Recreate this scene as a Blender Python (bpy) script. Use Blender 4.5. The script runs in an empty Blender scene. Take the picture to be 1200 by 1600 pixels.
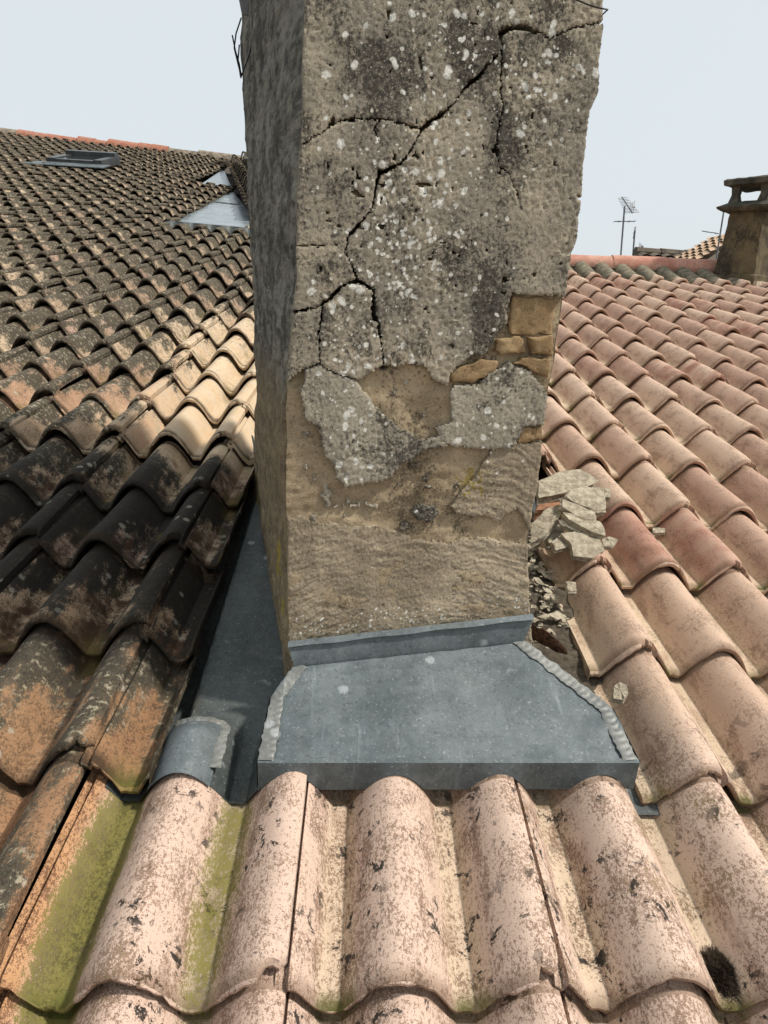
import bpy, math, random
import numpy as np
from mathutils import Matrix, Vector
random.seed(7)
rng = np.random.default_rng(7)
SC = bpy.context.scene
COL = SC.collection
PI = math.pi

# ------------------------------------------------------------------ camera, sky, sun, exposure
PITCH = math.radians(13.0)                      # slope of the tiled roof
CP, SP = math.cos(PITCH), math.sin(PITCH)
CAM_LOC = np.array([0.35383654, -0.53994555, 0.69521574])
CAM_F = np.array([0.04284458, 0.95697729, -0.28698225])
CAM_R = np.array([0.99832079, -0.02979874, 0.04967527])
CAM_U = np.array([-0.0389864, 0.28862866, 0.95664704])
FPX = 1050.0
cam_d = bpy.data.cameras.new('camera')
cam = bpy.data.objects.new('camera', cam_d)
COL.objects.link(cam)
cam_d.sensor_fit = 'VERTICAL'
cam_d.sensor_height = 24.0
cam_d.lens = 24.0 * FPX / 1600.0
cam_d.clip_start = 0.02
cam_d.clip_end = 6000.0
cam.matrix_world = Matrix(((CAM_R[0], CAM_U[0], -CAM_F[0], CAM_LOC[0]),
                           (CAM_R[1], CAM_U[1], -CAM_F[1], CAM_LOC[1]),
                           (CAM_R[2], CAM_U[2], -CAM_F[2], CAM_LOC[2]), (0, 0, 0, 1)))
SC.camera = cam

SUN_EL = math.radians(53.0)
SUN_H = Vector((1.0, -0.16, 0.0)).normalized()  # horizontal direction towards the sun
sun_dir = Vector((SUN_H.x * math.cos(SUN_EL), SUN_H.y * math.cos(SUN_EL), math.sin(SUN_EL)))
world = bpy.data.worlds.new('World')
SC.world = world
world.use_nodes = True
wt = world.node_tree
wt.nodes.clear()
w_out = wt.nodes.new('ShaderNodeOutputWorld')
w_bg = wt.nodes.new('ShaderNodeBackground')
w_sky = wt.nodes.new('ShaderNodeTexSky')
w_sky.sky_type = 'NISHITA'
w_sky.sun_disc = False
w_sky.sun_elevation = SUN_EL
w_sky.sun_rotation = math.atan2(SUN_H.x, SUN_H.y)
w_sky.air_density = 1.0
w_sky.dust_density = 5.0
w_mix = wt.nodes.new('ShaderNodeMix')
w_mix.data_type = 'RGBA'
w_mix.inputs[0].default_value = 0.86            # thin even haze over the whole sky
w_mix.inputs[7].default_value = (6.95, 7.5, 7.78, 1)
wt.links.new(w_sky.outputs[0], w_mix.inputs[6])
wt.links.new(w_mix.outputs[2], w_bg.inputs[0])
w_bg.inputs[1].default_value = 0.10
wt.links.new(w_bg.outputs[0], w_out.inputs[0])
sun_l = bpy.data.lights.new('sun', 'SUN')
sun_l.energy = 3.6
sun_l.angle = math.radians(4.0)
sun_l.color = (1.0, 0.95, 0.87)
sun_o = bpy.data.objects.new('sun', sun_l)
COL.objects.link(sun_o)
sun_o.rotation_euler = sun_dir.to_track_quat('Z', 'Y').to_euler()
SC.view_settings.view_transform = 'Standard'
SC.view_settings.look = 'None'
SC.view_settings.gamma = 1.0
SC.view_settings.exposure = 0.22
SC.view_settings.use_curve_mapping = False

# ------------------------------------------------------------------ geometry of the place
TW, GA = 0.30, 0.2717                            # cover width and exposed length of one roof tile
RW = np.array([[1, 0, 0], [0, CP, -SP], [0, SP, CP]])   # roof frame (u, v, w) -> world
CR = RW.T @ CAM_LOC


def ray(x, y):
    d = CAM_F + CAM_R * ((x - 600) / FPX) - CAM_U * ((y - 800) / FPX)
    return d / np.linalg.norm(d)


def rayroof(x, y):
    return RW.T @ ray(x, y)


def onroof(x, y, w=0.0):
    d = rayroof(x, y)
    return CR + d * ((w - CR[2]) / d[2])


def projw(P):
    P = np.asarray(P, float) - CAM_LOC
    z = P @ CAM_F
    return np.stack([600 + FPX * (P @ CAM_R) / z, 800 - FPX * (P @ CAM_U) / z, z], -1)


def projr(Q):
    return projw(np.asarray(Q, float) @ RW.T)


V_TW, V_RL = 2.0, 13.0                           # the old roof steepens a little towards its ridge


def w_ridge(u):
    return 0.172 + (-1.853 - u) * 0.047


def w_left(u, v):
    return np.maximum(0, v - V_TW) / (V_RL - V_TW) * w_ridge(u)


def onleft(x, y, dw=0.0):
    w = dw
    for _ in range(12):
        o = onroof(x, y, w)
        w = float(w_left(o[0], o[1])) + dw
    return o


# ------------------------------------------------------------------ noise, mesh and object helpers
_tab = rng.random((64, 64, 8))


def vnoise(x, y, k=0):
    x = np.asarray(x, float); y = np.asarray(y, float)
    xi = np.floor(x).astype(int); yi = np.floor(y).astype(int)
    fx = x - xi; fy = y - yi
    fx = fx * fx * (3 - 2 * fx); fy = fy * fy * (3 - 2 * fy)
    t = _tab[:, :, k % 8]
    a = t[xi % 64, yi % 64]; b = t[(xi + 1) % 64, yi % 64]
    c = t[xi % 64, (yi + 1) % 64]; d = t[(xi + 1) % 64, (yi + 1) % 64]
    return (a * (1 - fx) + b * fx) * (1 - fy) + (c * (1 - fx) + d * fx) * fy


def fbm(x, y, oct=4, k=0):
    s = 0; a = 0.5; n = 0
    for o in range(oct):
        s = s + a * (vnoise(x * 2 ** o + 17.3 * o, y * 2 ** o + 5.1 * o, k + o) - 0.5) * 2
        n += a; a *= 0.55
    return s / n


def sstep(a, b, x):
    t = np.clip((x - a) / (b - a), 0, 1)
    return t * t * (3 - 2 * t)


def mesh_of(name, V, F, mat=None, smooth=True, ang=40):
    me = bpy.data.meshes.new(name)
    V = np.asarray(V, float).reshape(-1, 3)
    me.from_pydata(V.tolist(), [], F.tolist() if isinstance(F, np.ndarray) else F)
    if mat:
        me.materials.append(mat)
    if smooth:
        me.polygons.foreach_set('use_smooth', [True] * len(me.polygons))
        if ang:
            me.set_sharp_from_angle(angle=math.radians(ang))
    me.update()
    return me


def put(name, me, parent=None):
    o = bpy.data.objects.new(name, me)
    COL.objects.link(o)
    if parent:
        o.parent = parent
    return o


def tag(o, label=None, cat=None, group=None, kind=None):
    if label: o['label'] = label
    if cat: o['category'] = cat
    if group: o['group'] = group
    if kind: o['kind'] = kind
    elif label: o['kind'] = 'thing'
    return o


def thing(name, label, cat, loc=(0, 0, 0), group=None, roof=False):
    o = bpy.data.objects.new(name, None)
    o.empty_display_size = 0.1
    COL.objects.link(o)
    o.location = loc
    if roof:
        o.rotation_euler = (PITCH, 0, 0)
    return tag(o, label, cat, group)


class MB:
    def __init__(s): s.v = []; s.f = []
    def add(s, V, F):
        b = len(s.v)
        s.v += [tuple(map(float, p)) for p in V]
        s.f += [tuple(int(i) + b for i in f) for f in F]
    def grid(s, G, flip=False):
        n, m = len(G), len(G[0])
        F = []
        for i in range(n - 1):
            for j in range(m - 1):
                q = (i * m + j, i * m + j + 1, (i + 1) * m + j + 1, (i + 1) * m + j)
                F.append(q[::-1] if flip else q)
        s.add([p for r in G for p in r], F)
    def slab(s, poly, n, th, bevel=0.0):
        """closed prism: poly (k,3) top ring, extruded by -n*th"""
        P = np.asarray(poly, float); n = np.asarray(n, float); k = len(P)
        c = P.mean(0)
        if bevel:
            T = P + (c - P) * (bevel / np.maximum(np.linalg.norm(c - P, axis=1), 1e-4))[:, None]
            rings = [T, P - n * bevel, P - n * th]
        else:
            rings = [P, P - n * th]
        V = np.concatenate(rings)
        F = [tuple(range(k))]
        for r in range(len(rings) - 1):
            for i in range(k):
                j = (i + 1) % k
                F.append((r * k + i, (r + 1) * k + i, (r + 1) * k + j, r * k + j))
        F.append(tuple(range((len(rings) - 1) * k + k - 1, (len(rings) - 1) * k - 1, -1)))
        s.add(V, F)
    def box(s, c, h, R=None):
        V = np.array([[x, y, z] for x in (-1, 1) for y in (-1, 1) for z in (-1, 1)], float) * np.asarray(h)
        if R is not None: V = V @ np.asarray(R).T
        s.add(V + np.asarray(c), [(0, 1, 3, 2), (4, 6, 7, 5), (0, 4, 5, 1), (2, 3, 7, 6), (0, 2, 6, 4), (1, 5, 7, 3)])
    def tube(s, pts, r, n=6):
        P = [np.asarray(p, float) for p in pts]
        rr = r if hasattr(r, '__len__') else [r] * len(P)
        rings = []
        for i, p in enumerate(P):
            t = (P[min(i + 1, len(P) - 1)] - P[max(i - 1, 0)]); t /= np.linalg.norm(t) + 1e-9
            a = np.cross(t, (0.3, 0.2, 0.93) if abs(t[2]) < 0.9 else (1, 0, 0)); a /= np.linalg.norm(a)
            b = np.cross(t, a)
            rings.append([p + rr[i] * (math.cos(2 * PI * k / n) * a + math.sin(2 * PI * k / n) * b) for k in range(n)])
        V = [q for g in rings for q in g]; F = []
        for i in range(len(P) - 1):
            for k in range(n):
                F.append((i * n + k, i * n + (k + 1) % n, (i + 1) * n + (k + 1) % n, (i + 1) * n + k))
        F.append(tuple(range(n - 1, -1, -1))); F.append(tuple(range((len(P) - 1) * n, len(P) * n)))
        s.add(V, F)
    def mesh(s, name, mat, smooth=True, ang=35):
        return mesh_of(name, s.v, s.f, mat, smooth, ang)
    def build(s, name, mat, parent=None, smooth=True, ang=35):
        return put(name, s.mesh(name, mat, smooth, ang), parent)


# ------------------------------------------------------------------ material helper
class NT:
    def __init__(s, name):
        s.m = bpy.data.materials.new(name)
        s.m.use_nodes = True
        s.t = s.m.node_tree
        s.t.nodes.clear()
        s.out = s.t.nodes.new('ShaderNodeOutputMaterial')
        s.b = s.t.nodes.new('ShaderNodeBsdfPrincipled')
        s.t.links.new(s.b.outputs[0], s.out.inputs[0])
    def link(s, a, inp):
        if isinstance(a, bpy.types.NodeSocket): s.t.links.new(a, inp)
        elif isinstance(a, (tuple, list)) and len(a) == 3 and inp.type == 'RGBA': inp.default_value = (*a, 1)
        else: inp.default_value = a
    def mth(s, op, a, b=None, c=None, clamp=False):
        n = s.t.nodes.new('ShaderNodeMath'); n.operation = op; n.use_clamp = clamp
        s.link(a, n.inputs[0])
        if b is not None: s.link(b, n.inputs[1])
        if c is not None: s.link(c, n.inputs[2])
        return n.outputs[0]
    def add(s, a, b): return s.mth('ADD', a, b)
    def sub(s, a, b): return s.mth('SUBTRACT', a, b)
    def mul(s, a, b): return s.mth('MULTIPLY', a, b)
    def ss(s, a, lo, hi):
        n = s.t.nodes.new('ShaderNodeMapRange'); n.interpolation_type = 'SMOOTHSTEP'
        s.link(a, n.inputs[0]); s.link(lo, n.inputs[1]); s.link(hi, n.inputs[2])
        n.inputs[3].default_value = 0; n.inputs[4].default_value = 1
        return n.outputs[0]
    def mix(s, f, a, b):
        n = s.t.nodes.new('ShaderNodeMix'); n.data_type = 'RGBA'
        s.link(f, n.inputs[0]); s.link(a, n.inputs[6]); s.link(b, n.inputs[7])
        return n.outputs[2]
    def noise(s, vec, scale, detail=4, rough=0.6, dist=0.0, col=False):
        n = s.t.nodes.new('ShaderNodeTexNoise')
        s.link(vec, n.inputs['Vector']); n.inputs['Scale'].default_value = scale
        n.inputs['Detail'].default_value = detail; n.inputs['Roughness'].default_value = rough
        n.inputs['Distortion'].default_value = dist
        return n.outputs[1] if col else n.outputs[0]
    def vor(s, vec, scale, out=0, feat='F1', rand=1.0):
        n = s.t.nodes.new('ShaderNodeTexVoronoi'); n.feature = feat
        s.link(vec, n.inputs['Vector']); n.inputs['Scale'].default_value = scale
        n.inputs['Randomness'].default_value = rand
        return n.outputs[out]
    def white(s, vec, col=False):
        n = s.t.nodes.new('ShaderNodeTexWhiteNoise'); n.noise_dimensions = '3D'
        s.link(vec, n.inputs['Vector'])
        return n.outputs[1 if col else 0]
    def coord(s, obj=None):
        n = s.t.nodes.new('ShaderNodeTexCoord')
        if obj: n.object = obj
        return n.outputs['Object']
    def world(s):
        n = s.t.nodes.new('ShaderNodeNewGeometry'); return n.outputs['Position']
    def rnd(s):
        n = s.t.nodes.new('ShaderNodeObjectInfo'); return n.outputs['Random']
    def sep(s, v):
        n = s.t.nodes.new('ShaderNodeSeparateXYZ'); s.link(v, n.inputs[0]); return n.outputs
    def comb(s, x, y, z):
        n = s.t.nodes.new('ShaderNodeCombineXYZ')
        s.link(x, n.inputs[0]); s.link(y, n.inputs[1]); s.link(z, n.inputs[2]); return n.outputs[0]
    def scalev(s, v, sc):
        n = s.t.nodes.new('ShaderNodeVectorMath'); n.operation = 'MULTIPLY'
        s.link(v, n.inputs[0]); n.inputs[1].default_value = sc; return n.outputs[0]
    def addv(s, v, o):
        n = s.t.nodes.new('ShaderNodeVectorMath'); n.operation = 'ADD'
        s.link(v, n.inputs[0]); s.link(o, n.inputs[1]); return n.outputs[0]
    def attr(s, name):
        n = s.t.nodes.new('ShaderNodeAttribute'); n.attribute_name = name; return n.outputs['Fac']
    def bump(s, h, strength=0.5, dist=0.002, prev=None):
        n = s.t.nodes.new('ShaderNodeBump')
        s.link(h, n.inputs['Height']); n.inputs['Strength'].default_value = strength
        n.inputs['Distance'].default_value = dist
        if prev is not None: s.link(prev, n.inputs['Normal'])
        return n.outputs[0]
    def done(s, col, rough=0.9, normal=None, metal=0.0, spec=0.3):
        s.link(col, s.b.inputs['Base Color']); s.link(rough, s.b.inputs['Roughness'])
        s.link(metal, s.b.inputs['Metallic']); s.b.inputs['Specular IOR Level'].default_value = spec
        if normal is not None: s.link(normal, s.b.inputs['Normal'])
        return s.m


def flat(name, col, rough=0.8, metal=0.0, var=0.35, scale=30, bump=0.4, bd=0.002):
    m = NT(name); P = m.world()
    n = m.noise(P, scale, 6, 0.65)
    c = m.mix(m.ss(n, 0.3, 0.7), tuple(x * (1 - var) for x in col), tuple(min(1, x * (1 + var)) for x in col))
    return m.done(c, rough, m.bump(m.noise(P, scale * 6, 5, 0.7), bump, bd), metal)


# ------------------------------------------------------------------ the two roofs (frames first: the tile materials read them)
roof_old = thing('tiled_roof', 'old roof of lichen darkened tiles rising left of the big chimney to a high ridge', 'roof', roof=True)
roof_new = thing('tiled_roof', 'clean pink tiled roof below and right of the big chimney, ending at a low ridge', 'roof', roof=True)


def tile_material(name, frame, old):
    m = NT(name)
    P = m.coord(frame)
    u, v, w = m.sep(P)
    tu = m.mul(u, 1 / TW); tv = m.mul(v, 1 / GA)
    cell = m.comb(m.mth('FLOOR', tu), m.mth('FLOOR', m.add(tv, 0.012)), 3.7 if old else 8.1)
    rc = m.sep(m.white(cell, True))
    r1, r2, r3 = rc[0], rc[1], rc[2]
    fv = m.mth('FRACT', m.add(tv, 0.012))
    ph = m.sub(m.mth('FRACT', m.add(m.mul(tu, 2), 0.66)), 0.5)      # signed distance from the hump crest
    ap = m.mth('ABSOLUTE', ph)
    valley = m.ss(ap, 0.27, 0.44)
    low = m.noise(P, 2.3, 3, 0.5)
    mid = m.noise(P, 14, 5, 0.6)
    pid = m.addv(m.scalev(P, (1, 1, 1)), m.comb(m.mul(r1, 7), m.mul(r2, 5), 0))
    fine = m.add(m.mul(m.noise(m.scalev(pid, (1, 0.7, 1)), 260, 6, 0.72), 0.6), m.mul(m.noise(pid, 700, 3, 0.65), 0.4))
    streak = m.noise(m.scalev(pid, (1, 0.28, 1)), 38, 5, 0.62)
    grit = m.noise(pid, 560, 4, 0.65)
    if not old:
        c = m.mix(m.ss(m.add(m.mul(r1, 0.7), m.mul(low, 0.5)), 0.25, 0.95), (0.45, 0.29, 0.215), (0.56, 0.405, 0.30))
        c = m.mix(m.mul(m.ss(r2, 0.86, 0.98), m.ss(mid, 0.35, 0.65)), c, (0.40, 0.205, 0.15))
        front = m.ss(v, 0.45, 0.2)
        c = m.mix(m.mul(front, m.add(0.5, m.mul(streak, 0.7))), c, (0.635, 0.475, 0.38))
        c = m.mix(m.mul(m.ss(m.add(m.mul(valley, 0.55), m.mul(mid, 0.7)), 0.45, 0.95), 0.55), c, (0.58, 0.475, 0.32))
        # weathered brown flank stains
        c = m.mix(m.mul(m.ss(m.add(streak, m.mul(m.ss(ap, 0.12, 0.34), 0.10)), 0.61, 0.70), 0.38), c, (0.27, 0.165, 0.115))
        # brown speckle where the sanded skin has worn off
        sp = m.ss(m.add(fine, m.add(m.mul(m.sub(mid, 0.5), 0.30), m.mul(m.sub(streak, 0.5), 0.24))), m.sub(0.530, m.mul(front, 0.022)), m.sub(0.560, m.mul(front, 0.022)))
        c = m.mix(m.mul(sp, m.add(0.50, m.mul(front, 0.28))), c, (0.18, 0.105, 0.068))
        sp2 = m.ss(m.add(m.noise(pid, 330, 4, 0.7), m.mul(m.sub(mid, 0.5), 0.2)), 0.62, 0.66)
        c = m.mix(m.mul(sp2, 0.6), c, (0.07, 0.045, 0.032))
        c = m.mix(m.mul(m.ss(grit, 0.60, 0.72), 0.45), c, (0.80, 0.68, 0.55))
        # black lichen spots
        bl = m.mul(m.ss(m.noise(pid, 40, 7, 0.75, 0.4), 0.56, 0.585), m.ss(m.noise(P, 9, 2, 0.5), 0.40, 0.56))
        c = m.mix(m.mul(bl, m.add(0.25, m.mul(front, 0.7))), c, (0.022, 0.02, 0.018))
        # dirt along the nose
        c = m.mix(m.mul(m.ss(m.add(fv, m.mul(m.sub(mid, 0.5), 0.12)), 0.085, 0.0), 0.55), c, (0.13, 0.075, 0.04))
        # moss in the wet valleys beside the left gutter and under the right one
        def patch(u0, v0, su, sv):
            du = m.mul(m.sub(u, u0), 1 / su); dv = m.mul(m.sub(v, v0), 1 / sv)
            return m.ss(m.add(m.mul(du, du), m.mul(dv, dv)), 1.0, 0.15)
        mz = m.mth('MAXIMUM', m.mth('MAXIMUM', m.mul(patch(0.050, 0.10, 0.042, 0.34), 1.0), m.mul(patch(0.203, 0.16, 0.036, 0.30), 0.62)), m.mul(patch(0.80, 0.2, 0.10, 0.16), 0.22))
        rusty = m.mul(m.ss(m.add(u, m.mul(m.sub(mid, 0.5), 0.03)), 0.036, 0.012), m.ss(v, 0.40, 0.28))
        c = m.mix(m.mul(rusty, 0.9), c, m.mix(m.ss(m.add(fine, m.mul(m.sub(mid, 0.5), 0.4)), 0.47, 0.55), (0.50, 0.27, 0.125), (0.16, 0.075, 0.04)))
        mossf = m.mul(mz, m.ss(m.add(fine, m.mul(mid, 0.5)), 0.45, 0.9))
        mossf = m.ss(m.add(m.mul(mz, 1.1), m.add(m.mul(m.sub(fine, 0.5), 3.4), m.mul(m.sub(mid, 0.5), 1.6))), 0.36, 0.80)
        c = m.mix(m.mul(m.mul(mz, m.ss(ap, 0.36, 0.47)), 0.75), c, (0.075, 0.065, 0.025))
        c = m.mix(m.mul(mossf, 0.9), c, m.mix(m.ss(m.add(fine, m.mul(m.sub(mid, 0.5), 0.5)), 0.36, 0.58), (0.050, 0.048, 0.012), (0.215, 0.19, 0.055)))
        em = m.mul(m.ss(fv, 0.09, 0.0), m.mul(m.ss(mid, 0.45, 0.6), valley))
        c = m.mix(m.mul(em, 0.8), c, (0.09, 0.10, 0.02))
    else:
        clay = m.mix(m.ss(m.add(m.mul(r1, 0.6), m.mul(mid, 0.6)), 0.35, 0.9), m.mix(m.ss(v, 1.2, 2.6), (0.42, 0.25, 0.155), (0.38, 0.265, 0.18)), (0.56, 0.44, 0.30))
        clay = m.mix(m.mul(m.ss(r2, 0.80, 0.92), 0.6), clay, (0.42, 0.28, 0.225))
        front = m.ss(v, 0.75, 0.42)
        clay = m.mix(m.mul(front, 0.8), clay, m.mix(streak, (0.20, 0.10, 0.048), (0.36, 0.205, 0.10)))
        sp = m.ss(m.add(fine, m.mul(m.sub(mid, 0.5), 0.45)), 0.49, 0.545)
        clay = m.mix(m.mul(sp, 0.75), clay, (0.10, 0.052, 0.03))
        # clean run-off fan beside the chimney
        cu = m.add(u, m.mul(m.sub(low, 0.5), 0.5))
        clean = m.mul(m.ss(m.sub(cu, m.mul(m.sub(v, 1.3), -0.08)), -0.47, -0.10), m.mul(m.ss(v, 1.18, 1.34), m.ss(v, 3.4, 2.2)))
        clay = m.mix(m.mul(clean, 0.85), clay, m.mix(m.ss(mid, 0.3, 0.7), (0.58, 0.43, 0.27), (0.63, 0.51, 0.37)))
        # lichen crust: thick on the crests, thin in the valleys and on the lower right flank
        flank = m.mul(m.ss(ph, 0.02, 0.26), m.ss(fv, 0.75, 0.15))
        lf = m.add(m.add(m.mul(m.sub(streak, 0.5), 1.6), m.add(m.mul(m.sub(mid, 0.5), 1.1), m.mul(m.sub(fine, 0.5), 1.5))), m.mul(m.sub(r3, 0.5), 0.35))
        far = m.ss(v, 1.3, 2.4)
        lf = m.sub(m.add(lf, m.add(0.66, m.mul(far, 0.26))), m.add(m.mul(valley, 0.30), m.mul(flank, 0.54)))
        lf = m.sub(lf, m.mul(clean, 0.85))
        black = m.mul(m.ss(m.add(v, m.mul(m.sub(mid, 0.5), 0.5)), 0.42, 0.62), m.ss(m.add(v, m.mul(m.sub(mid, 0.5), 0.3)), 1.42, 1.12))  # band beside the chimney: damp grime, with its cast shadow painted into the colour
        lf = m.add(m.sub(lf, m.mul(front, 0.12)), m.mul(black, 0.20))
        lm = m.ss(lf, 0.28, 0.52)
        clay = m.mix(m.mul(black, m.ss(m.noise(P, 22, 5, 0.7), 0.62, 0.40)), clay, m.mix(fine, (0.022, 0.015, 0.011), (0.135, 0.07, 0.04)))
        crust = m.mix(m.ss(fine, 0.38, 0.62), (0.028, 0.024, 0.017), (0.118, 0.098, 0.069))
        crust = m.mix(m.mul(m.ss(m.noise(pid, 75, 5, 0.7), 0.54, 0.62), 0.85), crust, (0.36, 0.31, 0.22))
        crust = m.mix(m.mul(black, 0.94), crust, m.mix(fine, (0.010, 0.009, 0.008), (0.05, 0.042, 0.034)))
        c = m.mix(lm, clay, crust)
        c = m.mix(m.mul(m.mul(m.ss(m.add(m.noise(pid, 64, 6, 0.75), m.mul(m.sub(fine, 0.5), 0.5)), 0.50, 0.57), m.sub(0.78, m.mul(clean, 0.5))), m.mth('MAXIMUM', far, m.mul(front, 0.6))), c, (0.07, 0.052, 0.035))
        # scattered pale lichen rosettes
        ros = m.mul(m.ss(m.add(m.vor(pid, 26), m.mul(m.sub(fine, 0.5), 0.35)), 0.25, 0.17), m.ss(m.noise(P, 11, 2), 0.52, 0.62))
        c = m.mix(m.mul(ros, 0.6), c, (0.42, 0.39, 0.31))
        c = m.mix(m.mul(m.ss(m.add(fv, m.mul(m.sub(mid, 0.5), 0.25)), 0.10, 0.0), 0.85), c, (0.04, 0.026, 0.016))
        c = m.mix(m.mul(m.mul(valley, m.ss(m.noise(P, 7, 3), 0.52, 0.68)), 0.55), c, (0.16, 0.12, 0.035))
        mz = m.mul(m.mul(valley, m.ss(v, 0.34, 0.2)), m.ss(u, -0.05, 0.06))
        c = m.mix(m.mul(mz, m.ss(m.add(fine, m.mul(mid, 0.4)), 0.42, 0.75)), c, m.mix(mid, (0.14, 0.16, 0.02), (0.30, 0.28, 0.06)))
    nb = m.bump(grit, 0.75, 0.0018)
    nb = m.bump(m.add(mid, m.mul(fine, 0.7)), 0.5, 0.004 if old else 0.0022, nb)
    return m.done(c, 0.93, nb, 0, 0.2)


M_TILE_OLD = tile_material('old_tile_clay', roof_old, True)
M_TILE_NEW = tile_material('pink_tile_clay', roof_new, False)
M_DECK = flat('roof_battens_dark', (0.06, 0.045, 0.035))


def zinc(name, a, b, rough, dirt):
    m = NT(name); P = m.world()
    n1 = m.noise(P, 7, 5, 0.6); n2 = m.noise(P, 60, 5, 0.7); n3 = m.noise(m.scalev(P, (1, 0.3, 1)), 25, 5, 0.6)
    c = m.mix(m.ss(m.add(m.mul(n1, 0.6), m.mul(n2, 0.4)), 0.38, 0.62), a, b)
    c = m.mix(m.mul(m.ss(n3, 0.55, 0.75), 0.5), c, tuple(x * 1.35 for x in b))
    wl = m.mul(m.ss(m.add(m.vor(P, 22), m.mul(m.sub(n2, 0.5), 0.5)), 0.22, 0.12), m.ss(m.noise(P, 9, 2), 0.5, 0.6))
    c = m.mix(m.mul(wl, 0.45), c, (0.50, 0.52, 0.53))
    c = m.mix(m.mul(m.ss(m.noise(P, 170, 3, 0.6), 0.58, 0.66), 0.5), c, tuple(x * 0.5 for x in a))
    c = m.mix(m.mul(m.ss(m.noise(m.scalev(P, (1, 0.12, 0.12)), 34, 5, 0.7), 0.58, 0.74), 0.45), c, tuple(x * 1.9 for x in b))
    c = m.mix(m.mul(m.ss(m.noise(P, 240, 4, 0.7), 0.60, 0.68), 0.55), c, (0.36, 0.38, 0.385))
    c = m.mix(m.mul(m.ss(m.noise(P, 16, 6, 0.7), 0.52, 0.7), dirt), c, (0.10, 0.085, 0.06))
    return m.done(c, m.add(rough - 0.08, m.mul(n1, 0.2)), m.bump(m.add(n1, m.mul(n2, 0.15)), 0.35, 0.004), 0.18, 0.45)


M_ZINC = zinc('weathered_zinc', (0.078, 0.096, 0.102), (0.134, 0.156, 0.162), 0.55, 0.15)
M_ZINC_DARK = zinc('dark_zinc', (0.040, 0.048, 0.047), (0.078, 0.088, 0.085), 0.5, 0.4)  # darker zinc; on the left gutter it carries the chimney's shade in its colour
M_ZINC_WET = zinc('wet_zinc', (0.16, 0.19, 0.20), (0.27, 0.31, 0.33), 0.25, 0.1)
M_SOLDER = zinc('lead_solder', (0.12, 0.125, 0.118), (0.24, 0.24, 0.22), 0.5, 0.35)

# ------------------------------------------------------------------ one roof tile


def prof(x):
    """height of the double roll section at x (in tile widths), crests at 0.42 and 0.92"""
    p = np.abs(np.mod(np.asarray(x) * 2 - 0.84 + 0.5, 1.0) - 0.5)
    t = np.clip(p / 0.415, 0, 1)
    return 0.064 * ((1 - t ** 2.3) ** 0.95 * 0.75 + 0.25 * (0.5 + 0.5 * np.cos(PI * t))) - 0.060


LIFT, TH = 0.025, 0.016


def tile_grid(x0=-0.03, x1=0.992, nu=40, nv=8, seed=0, hi=True, length=None, chip=0.7, hs=1.0, lift=LIFT):
    r = np.random.default_rng(seed + 100)
    L = length or GA + 0.045
    xs = np.linspace(x0, x1, nu)
    if x0 < 0: xs = np.unique(np.concatenate([xs, [0.003, 0.010, 0.016, 0.023]]))
    if hi:
        ys = np.concatenate([[0.06, 0.003, -0.002, -0.003, 0.0, 0.006], np.linspace(0.02, L, nv)])
        dz = np.concatenate([[-TH, -TH, -TH * 0.75, -TH * 0.35, -0.0022, 0.0], np.zeros(nv)])
    else:
        ys = np.concatenate([[0.04, 0.0, 0.0], np.linspace(0.004, L, nv)])
        dz = np.concatenate([[-TH, -TH, -0.003], np.zeros(nv)])
    X, Y = np.meshgrid(xs, ys)
    Z = (prof(X) + 0.060) * hs - 0.060 + lift * (1 - Y / GA) + dz[:, None]
    # the covering edge is raised, the tile starts a little lower where its neighbour covers it
    Z += 0.005 * sstep(0.80, 0.97, X) - 0.016 * sstep(0.020, 0.006, X)
    # worn, uneven nose and a broken corner beside the side lap
    nose = np.exp(-np.maximum(Y, 0) / 0.02)
    s = seed * 3.1
    wob = 0.004 * fbm(xs * 7 + s, xs * 0 + s, 3, seed) + (0.003 * fbm(xs * 40 + s, xs * 0, 2, seed + 1) if hi else 0)
    broke = chip * sstep(0.89, 0.935, xs) * (0.020 + 0.013 * fbm(xs * 60 + s, xs * 0 + 2 * s, 2, seed + 2))
    Y = Y + nose * (wob + broke)[None, :]
    Z -= nose * 0.010 * chip * sstep(0.88, 0.95, X)
    Z += 0.0022 * fbm(X * 3 + s, Y * 9 + s, 2, seed + 3)
    if hi:
        Z += 0.0006 * fbm(X * 60 + s, Y * 180 + s, 2, seed + 4)
    # side skirts
    Xs = np.concatenate([X[:, :1], X, X[:, -1:]], 1) * TW
    Ys = np.concatenate([Y[:, :1], Y, Y[:, -1:]], 1)
    Zs = np.concatenate([Z[:, :1] - TH * 0.9, Z, Z[:, -1:] - TH * 0.9], 1)
    n, k = Xs.shape
    V = np.stack([Xs, Ys, Zs], -1).reshape(-1, 3)
    ii, jj = np.meshgrid(np.arange(n - 1), np.arange(k - 1), indexing='ij')
    a = (ii * k + jj).ravel()
    F = np.stack([a, a + 1, a + k + 1, a + k], 1)
    return V, F


def tile_mesh(mat, **kw):
    V, F = tile_grid(**kw)
    return mesh_of('roof_tile', V, F, mat, True, 50)


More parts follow.
